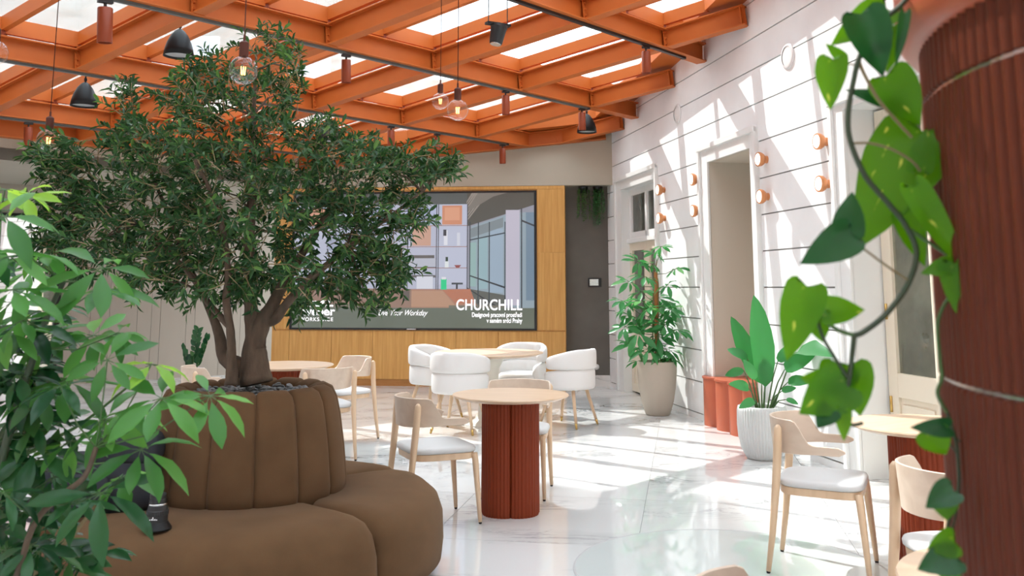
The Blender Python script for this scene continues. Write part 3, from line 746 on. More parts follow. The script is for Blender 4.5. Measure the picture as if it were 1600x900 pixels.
# ---- wooden chairs
def wood_chair():
    r = empty('dining_chair')
    # seat pad: rounded trapezoid, slightly domed
    def outline(s, n=40):
        out = []
        for i in range(n):
            a = 2 * PI * i / n; c_, s_ = math.cos(a), math.sin(a); e = .42
            x = math.copysign(abs(c_) ** e, c_) * .215 * s; y = math.copysign(abs(s_) ** e, s_) * (.225 + .02 * c_) * s
            out.append((x, y))
        return out
    b = MB(); rings = []
    for s, z in ((.95, .432), (1.0, .438), (1.01, .452), (.985, .465), (.90, .471), (.5, .474), (.05, .474)):
        rings.append([Vector((x, y, z)) for x, y in outline(s)])
    b.ring(rings).build('seat', M['pad'], r, smooth=True)
    b = MB(); rings = [[Vector((x, y, z)) for x, y in outline(s)] for s, z in ((.93, .392), (.95, .395), (.965, .431), (.90, .433))]
    b.ring(rings).build('seat_frame', M['ash'], r, smooth=True, auto=40)
    for sy in (1, -1):
        b = MB(); b.tube([(.190, sy * .200, .425), (.196, sy * .202, .38), (.215, sy * .210, .15), (.226, sy * .214, .012)], [.020, .020, .0155, .012], 12).build('leg', M['ash'], r, smooth=True)
        MB().tube([(.2258, sy * .2139, .012), (.227, sy * .2143, 0)], [.0105, .009], 10).build('foot_cap', M['rubber'], kids(r)[-1] if False else r)
    for sy in (1, -1):
        b = MB(); b.tube([(-.262, sy * .216, .012), (-.235, sy * .210, .2), (-.212, sy * .206, .42), (-.200, sy * .208, .55), (-.192, sy * .214, .66), (-.188, sy * .217, .725), (-.187, sy * .217, .742)], [.0125, .017, .021, .022, .022, .020, .008], 12).build('leg', M['ash'], r, smooth=True)
        MB().tube([(-.2618, sy * .216, .012), (-.263, sy * .2163, 0)], [.0105, .009], 10).build('foot_cap', M['rubber'], r)
    # curved shell back with short arms
    n = 44; b = MB(); rings = []
    for i in range(n + 1):
        t = -1 + 2 * i / n; a = t * R(118)
        # path: semicircle behind, straightening forwards
        if abs(a) < R(90): x, y = -.02 - .225 * math.cos(a), .225 * math.sin(a)
        else: x, y = -.02 + .225 * (abs(a) - R(90)) * 1.45, math.copysign(.225 + .004 * (abs(a) - R(90)) / R(28), a)
        f = abs(t)
        k = min(1, max(0, (f - .56) / .20)); k = k * k * (3 - 2 * k)
        top = .762 + .006 * (1 - f) - .118 * k
        bot = .605 - .012 * math.cos(a) if f < .75 else .605
        end = min(1, (1 - f) / .05) ** .5 if f > .95 else 1
        mid = (top + bot) / 2; top = mid + (top - mid) * max(end, .15); bot = mid + (bot - mid) * max(end, .15)
        nx, ny = (-math.cos(a), math.sin(a)) if abs(a) < R(90) else (0, math.copysign(1, a))
        th = .0055; lean = .012
        def P(z, o): g = (z - .60) / .16 * lean; return Vector((x + nx * (o + g), y + ny * (o + g), z))
        rings.append([P(bot, th), P(bot - .003, 0), P(bot, -th), P(top, -th), P(top + .003, 0), P(top, th)])
    b.ring(rings).build('backrest', M['ply'], r, smooth=True, auto=50)
    return r
wc = wood_chair(); used = [False]
gw = 'pale ash chairs with curved backs'
for loc, az, lb in [((-.49, 6.10, 0), 24, 'pale ash chair left of the front table, facing right, seat fully visible'),
                    ((.04, 6.86, 0), -98, 'pale ash chair behind the front table, mostly hidden by it'),
                    ((1.64, 5.08, 0), -25, 'pale ash chair standing over the round glass floor panel, facing right'),
                    ((1.77, 3.74, 0), 4, 'pale ash chair at right, back to camera, partly behind the ribbed column'),
                    ((.66, 2.20, 0), -4, 'pale ash chair whose back just rises over the bottom edge'),
                    ((-1.63, 8.22, 0), 118, 'nearer pale ash chair right of the brown planter seat, back turned to us'),
                    ((-1.63, 9.24, 0), -140, 'farther pale ash chair at the table behind the brown planter seat, facing us'),
                    ((-2.62, 8.30, 0), 30, 'pale ash chair seen only behind the tree trunks')]:
    place(wc, used, loc, R(az), lb, gw)

# ---- white tub armchairs
def tub_chair():
    r = empty('armchair')
    def shell(z0, z1, ro, ri, n=36, amax=128, topf=None):
        b = MB(); rings = []
        for i in range(n + 1):
            t = -1 + 2 * i / n; a = t * R(amax); f = abs(t)
            ex = 1.0 if abs(a) < R(90) else 1.0
            cx, cy = -math.cos(a), math.sin(a) * 1.04
            drop = topf(f) if topf else 0
            e = min(1, (1 - f) / .10); e = math.sqrt(max(0, 1 - (1 - e) ** 2)) * .8 + .2
            zt = z1 - drop; zm = (z0 + zt) / 2; hh = (zt - z0) / 2 * e; rm = (ro + ri) / 2; hw = (ro - ri) / 2 * e
            rg = []
            for q in range(14):
                w_ = 2 * PI * q / 14; c_, s_ = math.cos(w_), math.sin(w_)
                rr = rm + math.copysign(abs(c_) ** .55, c_) * hw; zz = zm + math.copysign(abs(s_) ** .5, s_) * hh
                rg.append(Vector((cx * rr, cy * rr, zz)))
            rings.append(rg)
        return b.ring(rings)
    shell(.385, .600, .285, .215, topf=lambda f: .045 * f ** 3).build('lower_back_cushion', M['whitefab'], r, smooth=True)
    shell(.592, .800, .300, .225, amax=116, topf=lambda f: .15 * max(0, f - .25) ** 1.5).build('upper_back_cushion', M['whitefab'], r, smooth=True)
    rings = []
    for s, z in ((.80, .375), (.97, .385), (1, .42), (.98, .455), (.88, .475), (.5, .482), (.05, .482)):
        rings.append([Vector((.02 + .245 * s * math.copysign(abs(math.cos(a)) ** .7, math.cos(a)), .235 * s * math.copysign(abs(math.sin(a)) ** .8, math.sin(a)), z)) for a in [2 * PI * i / 36 for i in range(36)]])
    MB().ring(rings).build('seat', M['whitefab'], r, smooth=True)
    for sx in (1, -1):
        for sy in (1, -1):
            a, c = Vector((sx * .135, sy * .135, .39)), Vector((sx * .225, sy * .225, 0))
            lg = MB().tube([a, a.lerp(c, .86)], [.020, .0145], 12).build('leg', M['ash'], r, smooth=True)
            MB().tube([a.lerp(c, .86), c], [.0148, .010], 12).build('brass_tip', M['brass'], lg, smooth=True)
    return r
tc_ = tub_chair(); used = [False]; ga = 'white upholstered tub armchairs'
for loc, az, lb in [((-.86, 10.62, 0), -28, 'white tub armchair left of the cream-pedestal table, open side to the right'),
                    ((-.53, 9.70, 0), 72, 'white tub armchair in front of the cream-pedestal table, back towards us'),
                    ((.10, 10.98, 0), -112, 'white tub armchair on the far side of the cream-pedestal table'),
                    ((.60, 10.12, 0), 146, 'white tub armchair right of the cream-pedestal table, back towards us')]:
    place(tc_, used, loc, R(az), lb, ga)

# ---- brown round seat with a channelled planter back
OC = Vector((-1.35, 4.93, 0))
ot = empty('planter_seat', OC, 0, 'round brown velvet seat with channelled backrest holding a tree', 'sofa')
seams = [-49, 52, 131, 230]
for k in range(4):
    a0, a1 = seams[k], seams[(k + 1) % 4] + (360 if k == 3 else 0)
    n = 40; rings = []
    for i in range(n + 1):
        f = i / n; th = R(a0 + (a1 - a0) * f)
        e = min(f, 1 - f) * (a1 - a0); e = min(1, e / 7.0); e = math.sqrt(1 - (1 - e) ** 2)
        dx, dy = math.sin(th), -math.cos(th)
        ro = 1.0 * (.955 + .045 * e); zt = .385 + .05 * e
        prof = [(.30, .06), (ro - .04, .06), (ro - .01, .09), (ro, .18), (ro - .005, zt - .13), (ro - .03, zt - .06), (ro - .08, zt - .018), (ro - .16, zt), (.7, zt + .004), (.40, zt)]
        rings.append([Vector((dx * r_, dy * r_, z)) for r_, z in prof])
    MB().ring(rings).build('seat_cushion', M['brown'], ot, smooth=True)
MB().lathe([(.0, 0), (.9, 0), (.9, .07), (0, .07)], 64).build('base', M['black'], ot)
nch = 14
for k in range(nch):
    a0 = -7 + 360 / nch * k; n = 12; rings = []
    for i in range(n + 1):
        f = i / n; th = R(a0 + 360 / nch * f); e = math.sqrt(max(0, 1 - (2 * f - 1) ** 4)); g = .965 + .035 * e
        dx, dy = math.sin(th), -math.cos(th)
        prof = [(.30, .40), (.492 * g, .40), (.498 * g, .48), (.482 * g, .64), (.458 * g, .80), (.440 * g, .88), (.415 * g, .932 - .012 * (1 - e)), (.375, .952 - .02 * (1 - e)), (.335, .945 - .02 * (1 - e)), (.31, .925), (.30, .88)]
        rings.append([Vector((dx * r_, dy * r_, z)) for r_, z in prof])
    MB().ring(rings).build('back_channel', M['brown'], ot, smooth=True)
MB().lathe([(0, .85), (.31, .85), (.31, .895), (.0, .90)], 40).build('soil', M['soil'], ot)
pb = []
for k in range(5):
    bm = bmesh.new(); bmesh.ops.create_icosphere(bm, subdivisions=2, radius=1); 
    sx, sy, sz = random.uniform(.8, 1.3), random.uniform(.6, 1), random.uniform(.35, .6)
    for v in bm.verts: v.co = Vector((v.co.x * sx, v.co.y * sy, v.co.z * sz)) * (1 + random.uniform(-.12, .12))
    me = bpy.data.meshes.new('pebble'); bm.to_mesh(me); bm.free(); me.materials.append(M['pebble']); pb.append(me)
for k in range(260):
    a = random.uniform(0, 2 * PI); rr = .305 * math.sqrt(random.random()); s = random.uniform(.010, .026)
    inst('pebble', random.choice(pb), ot, Matrix.Translation((rr * math.cos(a), rr * math.sin(a), .898 + s * .35 + random.uniform(0, .014))) @ Euler((random.uniform(-.4, .4), random.uniform(-.4, .4), random.uniform(0, 6))).to_matrix().to_4x4() @ Matrix.Scale(s, 4))

# ---- olive-like tree
tree = empty('indoor_tree', (OC.x, OC.y, .95), 0, 'bushy olive tree with several dark trunks growing from the brown planter seat', 'tree')
TO = Vector((OC.x, OC.y, .95))
YT = 4.93
def tp(u, v, dy=0): return at(u, v, YT + dy) - TO
trunks = [
 ([tp(398, 600, -.02), tp(396, 560), tp(400, 530), tp(408, 505), tp(425, 478), tp(445, 440, .05), tp(470, 400, .1), tp(500, 350, .1), tp(530, 300, .15)], [.085, .068, .055, .046, .034, .028, .022, .016, .010]),
 ([tp(400, 545), tp(396, 515), tp(392, 480), tp(392, 440), tp(388, 390), tp(392, 330), tp(398, 260), tp(395, 180), tp(400, 110)], [.055, .045, .036, .034, .030, .026, .02, .014, .008]),
 ([tp(362, 602, -.10), tp(362, 575, -.10), tp(362, 545, -.1), tp(360, 510, -.1), tp(352, 470, -.1), tp(358, 430, -.15), tp(350, 360, -.15), tp(330, 300, -.2), tp(300, 240, -.2)], [.036, .028, .023, .021, .020, .018, .015, .012, .008]),
 ([tp(360, 512, -.1), tp(345, 495, -.08), tp(322, 470, -.05), tp(300, 430), tp(260, 390), tp(215, 350, .05), tp(160, 320, .1)], [.018, .017, .015, .014, .012, .010, .006]),
 ([tp(385, 580), tp(350, 560, .08), tp(345, 530, .1), tp(335, 500, .12), tp(318, 460, .15), tp(290, 410, .2), tp(270, 350, .25), tp(240, 280, .25)], [.05, .042, .030, .024, .02, .017, .013, .009]),
 ([tp(408, 505), tp(432, 500), tp(450, 470, -.05), tp(490, 430, -.1), tp(540, 390, -.12), tp(600, 345, -.15), tp(660, 300, -.1)], [.03, .026, .022, .018, .014, .010, .006]),
]
for pts, rad in trunks:
    # subdivide smoothly with slight wobble
    P = []; Q = []
    for k in range(len(pts) - 1):
        for s in range(4):
            f = s / 4; P.append(pts[k].lerp(pts[k + 1], f) + Vector((random.uniform(-1, 1), random.uniform(-1, 1), 0)) * rad[k] * .10); Q.append((rad[k] * (1 - f) + rad[k + 1] * f) * random.uniform(.95, 1.07))
    P.append(pts[-1]); Q.append(rad[-1])
    for s in range(2):
        for k in range(1, len(P) - 1): P[k] = (P[k - 1] + P[k] * 2 + P[k + 1]) / 4
    MB().tube(P, Q, 12).build('trunk', M['bark'], tree, smooth=True)
# crown: clumps of twigs
blobs = [ # u, v, ru, rv, twigs
 (400, 70, 32, 30, 9), (330, 130, 50, 38, 24), (290, 160, 40, 30, 18), (400, 150, 55, 45, 34), (450, 105, 30, 26, 10), (205, 165, 24, 32, 10), (205, 215, 38, 30, 18),
 (440, 145, 35, 30, 16),
 (120, 240, 62, 26, 24), (95, 275, 40, 22, 14), (110, 330, 45, 40, 26), (105, 370, 45, 28, 20), (160, 290, 45, 45, 30), (165, 370, 55, 40, 30),
 (240, 250, 60, 45, 44), (260, 320, 65, 50, 52), (230, 400, 60, 40, 40), (330, 220, 60, 55, 54), (350, 300, 70, 60, 66), (310, 380, 70, 50, 54), (250, 440, 45, 22, 18), (390, 400, 65, 50, 54), (350, 440, 60, 25, 22),
 (430, 250, 60, 60, 54), (450, 330, 60, 55, 54), (470, 420, 50, 45, 34), (500, 220, 40, 34, 26), (520, 290, 55, 50, 46), (560, 240, 45, 26, 26), (560, 350, 55, 45, 46), (555, 412, 42, 34, 28),
 (610, 270, 45, 34, 30), (620, 330, 42, 38, 26), (660, 262, 38, 22, 20), (695, 270, 26, 16, 9), (600, 400, 38, 36, 22), (620, 430, 24, 24, 9), (520, 446, 30, 18, 10), (570, 458, 28, 24, 9), (450, 470, 18, 14, 5), (640, 245, 24, 14, 6),
 (75, 385, 20, 12, 5), (72, 250, 18, 12, 5), (110, 410, 40, 20, 12)]
LV = MB(); TW = MB(); bigleaf = []
def leafpoly(b, p, d, n, L, W):
    s = d.cross(n).normalized() * W / 2; m = d * L; up = n * L * .08
    b.add([p, p + m * .3 + s * .9 + up, p + m * .3 - s * .9 + up, p + m * .33, p + m * .68 + s * .8 + up * .6, p + m * .68 - s * .8 + up * .6, p + m * .7 - up * .5, p + m - up * 1.5],
          [(0, 1, 3), (0, 3, 2), (1, 4, 6, 3), (3, 6, 5, 2), (4, 7, 6), (6, 7, 5)])
for (u, v, ru, rv, nt_) in blobs:
    for k in range(int(nt_ * 1.3)):
        a = random.uniform(0, 2 * PI); rr = math.sqrt(random.random()); edge = max(.15, 1 - ((u - 390) / 340) ** 2)
        p = tp(u + ru * rr * math.cos(a), v + rv * rr * math.sin(a), random.gauss(0, .30) * edge)
        out = Vector((p.x, p.y, p.z - .75)).normalized() * .8 + Vector((random.uniform(-1, 1), random.uniform(-1, 1), random.uniform(-.7, .9)))
        out.normalize(); L_ = random.uniform(.07, .14)
        e = p + out * L_ + Vector((0, 0, -.02)); m_ = p.lerp(e, .5) + Vector((0, 0, .012))
        TW.tube([p - out * .05, p, m_, e], [.0028, .0022, .0017, .001], 4, False)
        nl = random.randint(9, 13)
        for q in range(nl):
            f = (q + .5) / nl; base = p.lerp(e, f) + Vector((0, 0, .012 * (1 - abs(2 * f - 1))))
            an = q * 2.4 + random.uniform(-.4, .4); s1 = out.orthogonal().normalized(); s2 = out.cross(s1)
            side = s1 * math.cos(an) + s2 * math.sin(an); d = (side * random.uniform(.6, 1) + out * random.uniform(.4, 1.1) + Vector((0, 0, -.15))).normalized()
            nn_ = (out * .6 - side * .3 + Vector((0, 0, .6))).normalized(); L2 = random.uniform(.040, .070)
            if len(bigleaf) < 200 and random.random() < .03: bigleaf.append((base, d, nn_, L2 * 1.1))
            else: leafpoly(LV, base, d, nn_, L2, L2 * random.uniform(.26, .36))
# limbs into the clumps
LB = MB()
tips = [t_[0][k] for t_ in trunks for k in range(4, len(t_[0]))]
for (u, v, ru, rv, nt_) in blobs:
    c = tp(u, v, random.uniform(-.12, .12)); s = min(tips, key=lambda q: (q - c).length + max(0, q.z - c.z) * .8)
    if (s - c).length < .05: continue
    mid = s.lerp(c, .5) + Vector((0, 0, .03)); LB.tube([s, mid, c], [.008, .0055, .003], 6, False)
LB.build('limbs', M['bark'], tree, smooth=True)['kind'] = 'stuff'
TW.build('twigs', M['twig'], tree)['kind'] = 'stuff'
LV.build('foliage', M['olive'], tree)['kind'] = 'stuff'
ll = MB(); leafpoly(ll, Vector(), Vector((1, 0, 0)), Vector((0, 0, 1)), 1, .27); lme = ll.mesh('leaf', M['olive'])
def basis(p, d, n, s):
    x = d.normalized(); y = n.cross(x).normalized(); z = x.cross(y)
    return Matrix(((x.x * s, y.x * s, z.x * s, p.x), (x.y * s, y.y * s, z.y * s, p.y), (x.z * s, y.z * s, z.z * s, p.z), (0, 0, 0, 1)))
for (p, d, n, s) in bigleaf: inst('leaf', lme, tree, basis(p, d, n, s))

# ================================================================== MORE OBJECTS
def projpx(p):
    z = p[2] - EYE; d = p[1] * math.cos(PITCH) + z * math.sin(PITCH); v = -p[1] * math.sin(PITCH) + z * math.cos(PITCH)
    return 800 + p[0] / d * 1450, 242.4 - v / d * 1450
def i_at(u, j):
    lo, hi = -2.0, 6.5
    if j < 0: lo = -1.5
    for _ in range(50):
        m = (lo + hi) / 2; q = onroof(node2(m, j))
        if q.y < .5 or projpx(q)[0] < u: lo = m
        else: hi = m
    return lo
# ---- lighting tracks under the main beams, with their spotlights
gt = 'lighting tracks under the orange main beams'; gs = 'terracotta tube spotlights on the tracks'
tracks = {-1: (3.30, 'black lighting track under the main beam nearest the camera at top right'), 0: (3.97, 'lighting track under the second main beam, running behind the hanging globe bulbs'),
          1: (4.47, 'lighting track under the third main beam, ending above the screen'), 2: (3.4, 'lighting track under the farthest main beam at upper left')}
for j, (ie, lb) in tracks.items():
    p0, p1 = node2(-3.2 if j > 0 else -1.8, j), node2(ie, j)
    r = empty('lighting_track', onroof(p0, -.001), 0, lb, 'track light', gt)
    A, B = onroof(p0), onroof(p1); L_ = (B - A).length; x = (B - A).normalized(); y = Vector((0, 0, 1)).cross(x).normalized(); z = x.cross(y)
    Mx = Matrix(((x.x, y.x, z.x, 0), (x.y, y.y, z.y, 0), (x.z, y.z, z.z, 0), (0, 0, 0, 1)))
    MB().box(0, L_, -.020, .020, -.024, 0, Mx).build('rail', M['trackgrey'] if j in (0, 1, 2) else M['black'], r)
    MB().box(L_ - .05, L_ + .004, -.022, .022, -.027, 0, Mx).build('end_cap', M['black'], r)
def spot():
    r = empty('spotlight')
    MB().box(-.045, .045, -.018, .018, -.022, 0).build('adapter', M['black'], r)
    MB().tube([(0, 0, -.02), (0, 0, -.06)], .010, 8).build('stem', M['black'], r)
    MB().lathe([(.0, -.05), (.043, -.052), (.046, -.056), (.046, -.275), (.041, -.275), (.040, -.262), (.0, -.262)], 28).build('body', M['orange_dk'], r, smooth=True, auto=40)
    return r
sp = spot(); used = [False]
for u, j, sc_, lb in [(165, 0, 1.25, 'largest terracotta tube spotlight, at upper left'), (541, 0, 1, 'terracotta tube spotlight just right of the tree crown top'), (790, 0, 1, 'terracotta tube spotlight right of the two globe bulbs'),
                 (909, 0, 1, 'terracotta tube spotlight with a chrome glint beside the small black dome lamp'), (1009, -1, 1, 'terracotta tube spotlight closest to the right wall'),
                 (611, 1, 1, 'terracotta tube spotlight half hidden by the top right of the tree crown'), (683, 1, 1, 'terracotta tube spotlight above the middle of the screen'), (785, 1, 1, 'terracotta tube spotlight at the end of its track, above the right half of the screen'),
                 (45, 2, 1, 'terracotta tube spotlight at far left beside the leftmost whole globe bulb')]:
    i = i_at(u, j); q = onroof(node2(i, j), -.029); o = place(sp, used, q, TH, lb, gs); o.scale = (sc_,) * 3
    o.rotation_euler = (R(2), R(-3), TH)

# ---- black dome lamps
def dome():
    r = empty('dome_lamp')
    MB().lathe([(.0, .262), (.014, .259), (.044, .236), (.078, .192), (.107, .130), (.126, .065), (.136, 0), (.131, 0), (.120, .065), (.100, .13), (.0, .24)], 40, cap0=False, cap1=False).build('shade', M['blackmetal'], r, smooth=True)
    MB().lathe([(0, .02), (.124, .02), (.118, .03), (0, .03)], 32).build('diffuser', M['grey'], r)
    return r
dm = dome(); used = [False]
for u, v, y, lb in [(279, 88, 8.3, 'black dome lamp, larger and higher one, left of the nearest globe bulb'), (131, 166, 9.6, 'black dome lamp at far left, lower one'), (513, 222, 10.6, 'black dome lamp hidden by the right side of the tree crown'), (917, 207, 12.5, 'small black dome lamp behind a tube spotlight near the far corner')]:
    q = at(u, v, y); o = place(dm, used, q + Vector((0, 0, .0)), 0, lb, 'black dome lamps under the glass roof')
    zt = q.z + .34
    MB().tube([(0, 0, .25), (0, 0, max(.3, zt - q.z))], .008, 8).build('rod', M['black'], o)
    if u < 500: MB().tube([(0, 0, .27), (0, 0, .30)], .016, 10).build('collar', M['black'], o)

# ---- globe bulbs on cords
def globe():
    r = empty('globe_pendant')
    MB().lathe([(.017, .062), (.020, .052), (.040, .048), (.0625, 0), (.0625, 0)][:1] + [(.0625 * math.sin(a), .0625 * math.cos(a)) for a in [R(16 + (180 - 16) * k / 20) for k in range(21)]], 36, cap0=False, cap1=False).build('bulb', M['bulbglass'], r, smooth=True)
    MB().tube([(0, 0, .045), (0, 0, .01)], .004, 8).build('filament_post', M['bulbglass'], r)
    b = MB()
    for k in range(6):
        a = 2 * PI * k / 6; b.tube([(.011 * math.cos(a), .011 * math.sin(a), .016), (.008 * math.cos(a + .3), .008 * math.sin(a + .3), -.020)], .0013, 5)
    b.build('filament', M['filament'], r)
    MB().lathe([(.019, .060), (.0205, .066), (.0205, .122), (.015, .128), (.006, .132), (.005, .158), (.0, .160)], 28).build('socket', M['terra_dk'], r, smooth=True, auto=40)
    return r
M['terra_dk'] = mat('brown_lamp_socket', (.09, .03, .02), .6, spec=.2)
gl_ = globe(); used = [False]
for u, v, y, lb in [(380, 110, 3.94, 'clear globe bulb in front of the top of the tree crown'), (688, 158, 6.6, 'left and smaller of the two neighbouring clear globe bulbs at top centre'), (715, 172, 5.25, 'right and larger of the two neighbouring clear globe bulbs at top centre'),
                    (76, 219, 5.0, 'clear globe bulb at far left above the edge of the tree crown'), (-8, 82, 4.6, 'clear globe bulb cut by the left edge of the picture')]:
    q = at(u, v, y); o = place(gl_, used, q, random.uniform(0, 3), lb, 'clear globe bulbs on cords')
    MB().tube([(0, 0, .15), (0, 0, roofz(q.x, q.y) + .05 - q.z)], .0025, 6).build('cord', M['terra_dk'], o)

# ---- black projector hung on two wires, round vent on the glass
q = at(778, 50, 7.6); pr = empty('ceiling_speaker', q, .5, 'black tapered speaker hung on two wires below the glass', 'speaker')
TL2 = Matrix.Rotation(R(12), 4, 'Y')
MB().lathe([(.0, -.11), (.050, -.11), (.055, -.10), (.068, .03), (.072, .035), (.072, .06), (.0, .062)], 28, TL2).build('body', M['black'], pr, smooth=True, auto=35)
MB().lathe([(.0, -.114), (.045, -.114), (.046, -.110), (0, -.108)], 24, TL2).build('front_grille', M['silver'], pr)
MB().box(-.11, .11, -.03, .03, .055, .075).build('yoke', M['blackmetal'], pr)
zz = roofz(q.x, q.y) + .15 - q.z
for sx in (-.09, .09): MB().tube([(sx, 0, .07), (sx, 0, zz)], .004, 6).build('wire', M['black'], pr)
q = at(716, 30, 8.1); 
rv = MB(); n = 40
rv.ring([[Vector((math.cos(2 * PI * i / n) * rr, math.sin(2 * PI * i / n) * rr, z)) for i in range(n)] for rr, z in ((.10, 0), (.115, 0), (.115, -.02), (.10, -.02), (.10, 0))], False, False)
rv = rv.build('roof_vent', M['grey'], ceil, smooth=False, loc=onroof((q.x, q.y), BH + .178))
rg = Matrix.Rotation(-.07, 4, 'X')

# ---- foliage meshes
def leaflet_mesh(name, mt, hw=(0, .040, .10, .148, .162, .120, .045, 0), xs=(0, .10, .25, .42, .60, .80, .93, 1.0), droop=.20, fold=.35, wave=.01):
    b = MB(); C = []; Lf = []; Rt = []
    for x, h in zip(xs, hw):
        z = -droop * x * x + wave * math.sin(x * 17)
        C.append(len(b.v)); b.v.append((x, 0, z))
        if h > 0:
            Lf.append(len(b.v)); b.v.append((x, h, z + h * fold)); Rt.append(len(b.v)); b.v.append((x, -h, z + h * fold))
        else: Lf.append(C[-1]); Rt.append(C[-1])
    for k in range(len(xs) - 1):
        for sd, flip in ((Lf, 0), (Rt, 1)):
            q = [C[k], C[k + 1], sd[k + 1], sd[k]]; q = list(dict.fromkeys(q))
            if len(q) >= 3: b.f.append(tuple(q if not flip else reversed(q))); b.c.append(None)
    me = bpy.data.meshes.new(name); me.from_pydata(b.v, [], b.f); me.update()
    for p in me.polygons: p.use_smooth = True
    me.materials.append(mt); return me
LM = {k: [leaflet_mesh('leaflet', M[k], droop=d, fold=f) for d, f in ((.10, .25), (.26, .4), (.40, .3))] for k in ('schef', 'schefdark', 'scheflime', 'potleaf')}
def fan(parent, org, c, nrm_, tone, n, L, start=None, stem=None, stuff=None, stemr=.0016):
    nrm_ = nrm_.normalized(); s1 = nrm_.orthogonal().normalized(); s2 = nrm_.cross(s1); a0 = random.uniform(0, 6.28)
    for k in range(n):
        a = a0 + 2 * PI * k / n + random.uniform(-.12, .12); d = s1 * math.cos(a) + s2 * math.sin(a); d = (d + Vector((0, 0, random.uniform(-.45, .02)))).normalized()
        ln = L * random.uniform(.72, 1.1); st = c + d * L * .16; nn_ = (nrm_ + Vector((random.uniform(-.3, .3), random.uniform(-.3, .3), random.uniform(-.2, .2)))).normalized()
        if abs(nn_.dot(d)) > .95: nn_ = nrm_
        if stem is not None: stem.tube([c - org, st - org], stemr * .7, 4, False)
        Mx = basis(st - org, d, nn_, ln)
        if stuff is not None:
            me = random.choice(LM[tone]); stuff.add([Mx @ v.co for v in me.vertices], [tuple(p.vertices) for p in me.polygons])
        else: inst('leaflet', random.choice(LM[tone]), parent, Mx)
    if start is not None and stem is not None:
        m_ = start.lerp(c, .5) + Vector((0, 0, -.10 * (c - start).length)); stem.tube([start - org, m_ - org, c - org], [stemr * 1.6, stemr * 1.2, stemr], 5, False)

# ---- big schefflera at the left edge, close to the camera
SO = Vector((-1.62, 2.45, 0))
sf = empty('umbrella_plant', SO, 0, 'big leafy umbrella plant filling the left edge in front of the brown seat', 'plant')
MB().lathe([(.0, 0), (.17, 0), (.19, .02), (.23, .42), (.235, .44), (.215, .44), (.21, .40), (0, .40)], 40).build('pot', M['potbeige'], sf, smooth=True, auto=40)
MB().lathe([(0, .39), (.212, .39), (.2, .405), (0, .41)], 30).build('soil', M['soil'], sf)
st1 = [SO + Vector((0, 0, .4)), at(-60, 900, 2.4), at(25, 640, 2.45), at(52, 560, 2.45), at(75, 490, 2.5), at(100, 440, 2.5)]
st2 = [SO + Vector((.05, -.05, .4)), at(-10, 960, 2.3), at(52, 822, 2.3), at(95, 775, 2.3), at(132, 745, 2.3), at(150, 700, 2.35)]
st3 = [SO + Vector((-.05, .05, .4)), at(-40, 700, 2.55), at(-15, 520, 2.6), at(-5, 400, 2.6), at(0, 330, 2.6)]
st4 = [SO + Vector((.08, .05, .4)), at(20, 930, 2.5), at(70, 880, 2.4), at(110, 840, 2.4), at(150, 790, 2.4)]
st5 = [SO + Vector((.02, .08, .4)), at(-20, 760, 2.7), at(60, 700, 2.75), at(130, 660, 2.8), at(205, 600, 2.8)]
def smooth_pts(P, n=5):
    out = []
    for k in range(len(P) - 1):
        p0 = P[max(k - 1, 0)]; p1 = P[k]; p2 = P[k + 1]; p3 = P[min(k + 2, len(P) - 1)]
        for s in range(n):
            t = s / n; out.append(.5 * ((2 * p1) + (p2 - p0) * t + (2 * p0 - 5 * p1 + 4 * p2 - p3) * t * t + (3 * p1 - p0 - 3 * p2 + p3) * t ** 3))
    out.append(P[-1]); return out
anch = []
for P, r0, r1, mt in ((st1, .013, .006, 'darkstem'), (st2, .008, .006, 'ash'), (st3, .012, .005, 'darkstem'), (st4, .009, .004, 'twig'), (st5, .009, .003, 'greenstem')):
    Q = smooth_pts(P); n = len(Q); MB().tube([q - SO for q in Q], [r0 + (r1 - r0) * k / n for k in range(n)], 10).build('stem', M['bark'] if mt == 'ash' else M[mt], sf, smooth=True)
    anch += Q[6:]
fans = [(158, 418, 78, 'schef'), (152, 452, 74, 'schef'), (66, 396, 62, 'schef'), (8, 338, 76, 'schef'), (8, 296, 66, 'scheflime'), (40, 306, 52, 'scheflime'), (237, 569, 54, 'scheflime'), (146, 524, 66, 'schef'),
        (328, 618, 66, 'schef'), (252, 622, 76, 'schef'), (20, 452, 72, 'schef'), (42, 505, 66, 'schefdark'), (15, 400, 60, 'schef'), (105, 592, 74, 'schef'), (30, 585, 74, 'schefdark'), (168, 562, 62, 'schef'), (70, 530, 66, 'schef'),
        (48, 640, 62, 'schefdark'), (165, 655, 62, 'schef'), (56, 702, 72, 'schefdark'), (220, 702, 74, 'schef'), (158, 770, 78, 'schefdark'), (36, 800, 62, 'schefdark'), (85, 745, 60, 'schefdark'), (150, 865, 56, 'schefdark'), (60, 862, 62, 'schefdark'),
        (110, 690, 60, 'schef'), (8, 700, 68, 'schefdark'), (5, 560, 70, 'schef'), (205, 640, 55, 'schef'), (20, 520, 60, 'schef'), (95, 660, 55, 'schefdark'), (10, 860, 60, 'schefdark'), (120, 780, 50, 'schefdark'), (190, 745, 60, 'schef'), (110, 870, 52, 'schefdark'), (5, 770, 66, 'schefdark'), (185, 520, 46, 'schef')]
STM = MB(); STF = {k: MB() for k in ('schef', 'schefdark')}
for u, v, lp_, tone in fans:
    y = random.uniform(2.25, 2.6); c = at(u, v, y); L = lp_ * y / 1479 * 1.12
    stt = min(anch, key=lambda q: (q - c).length + max(0, q.z - c.z + .03) * 2.5)
    fan(sf, SO, c, Vector((random.uniform(-.35, .35), random.uniform(-.75, -.1), .8)), tone, 7 + (random.random() < .6), L, stt, STM)
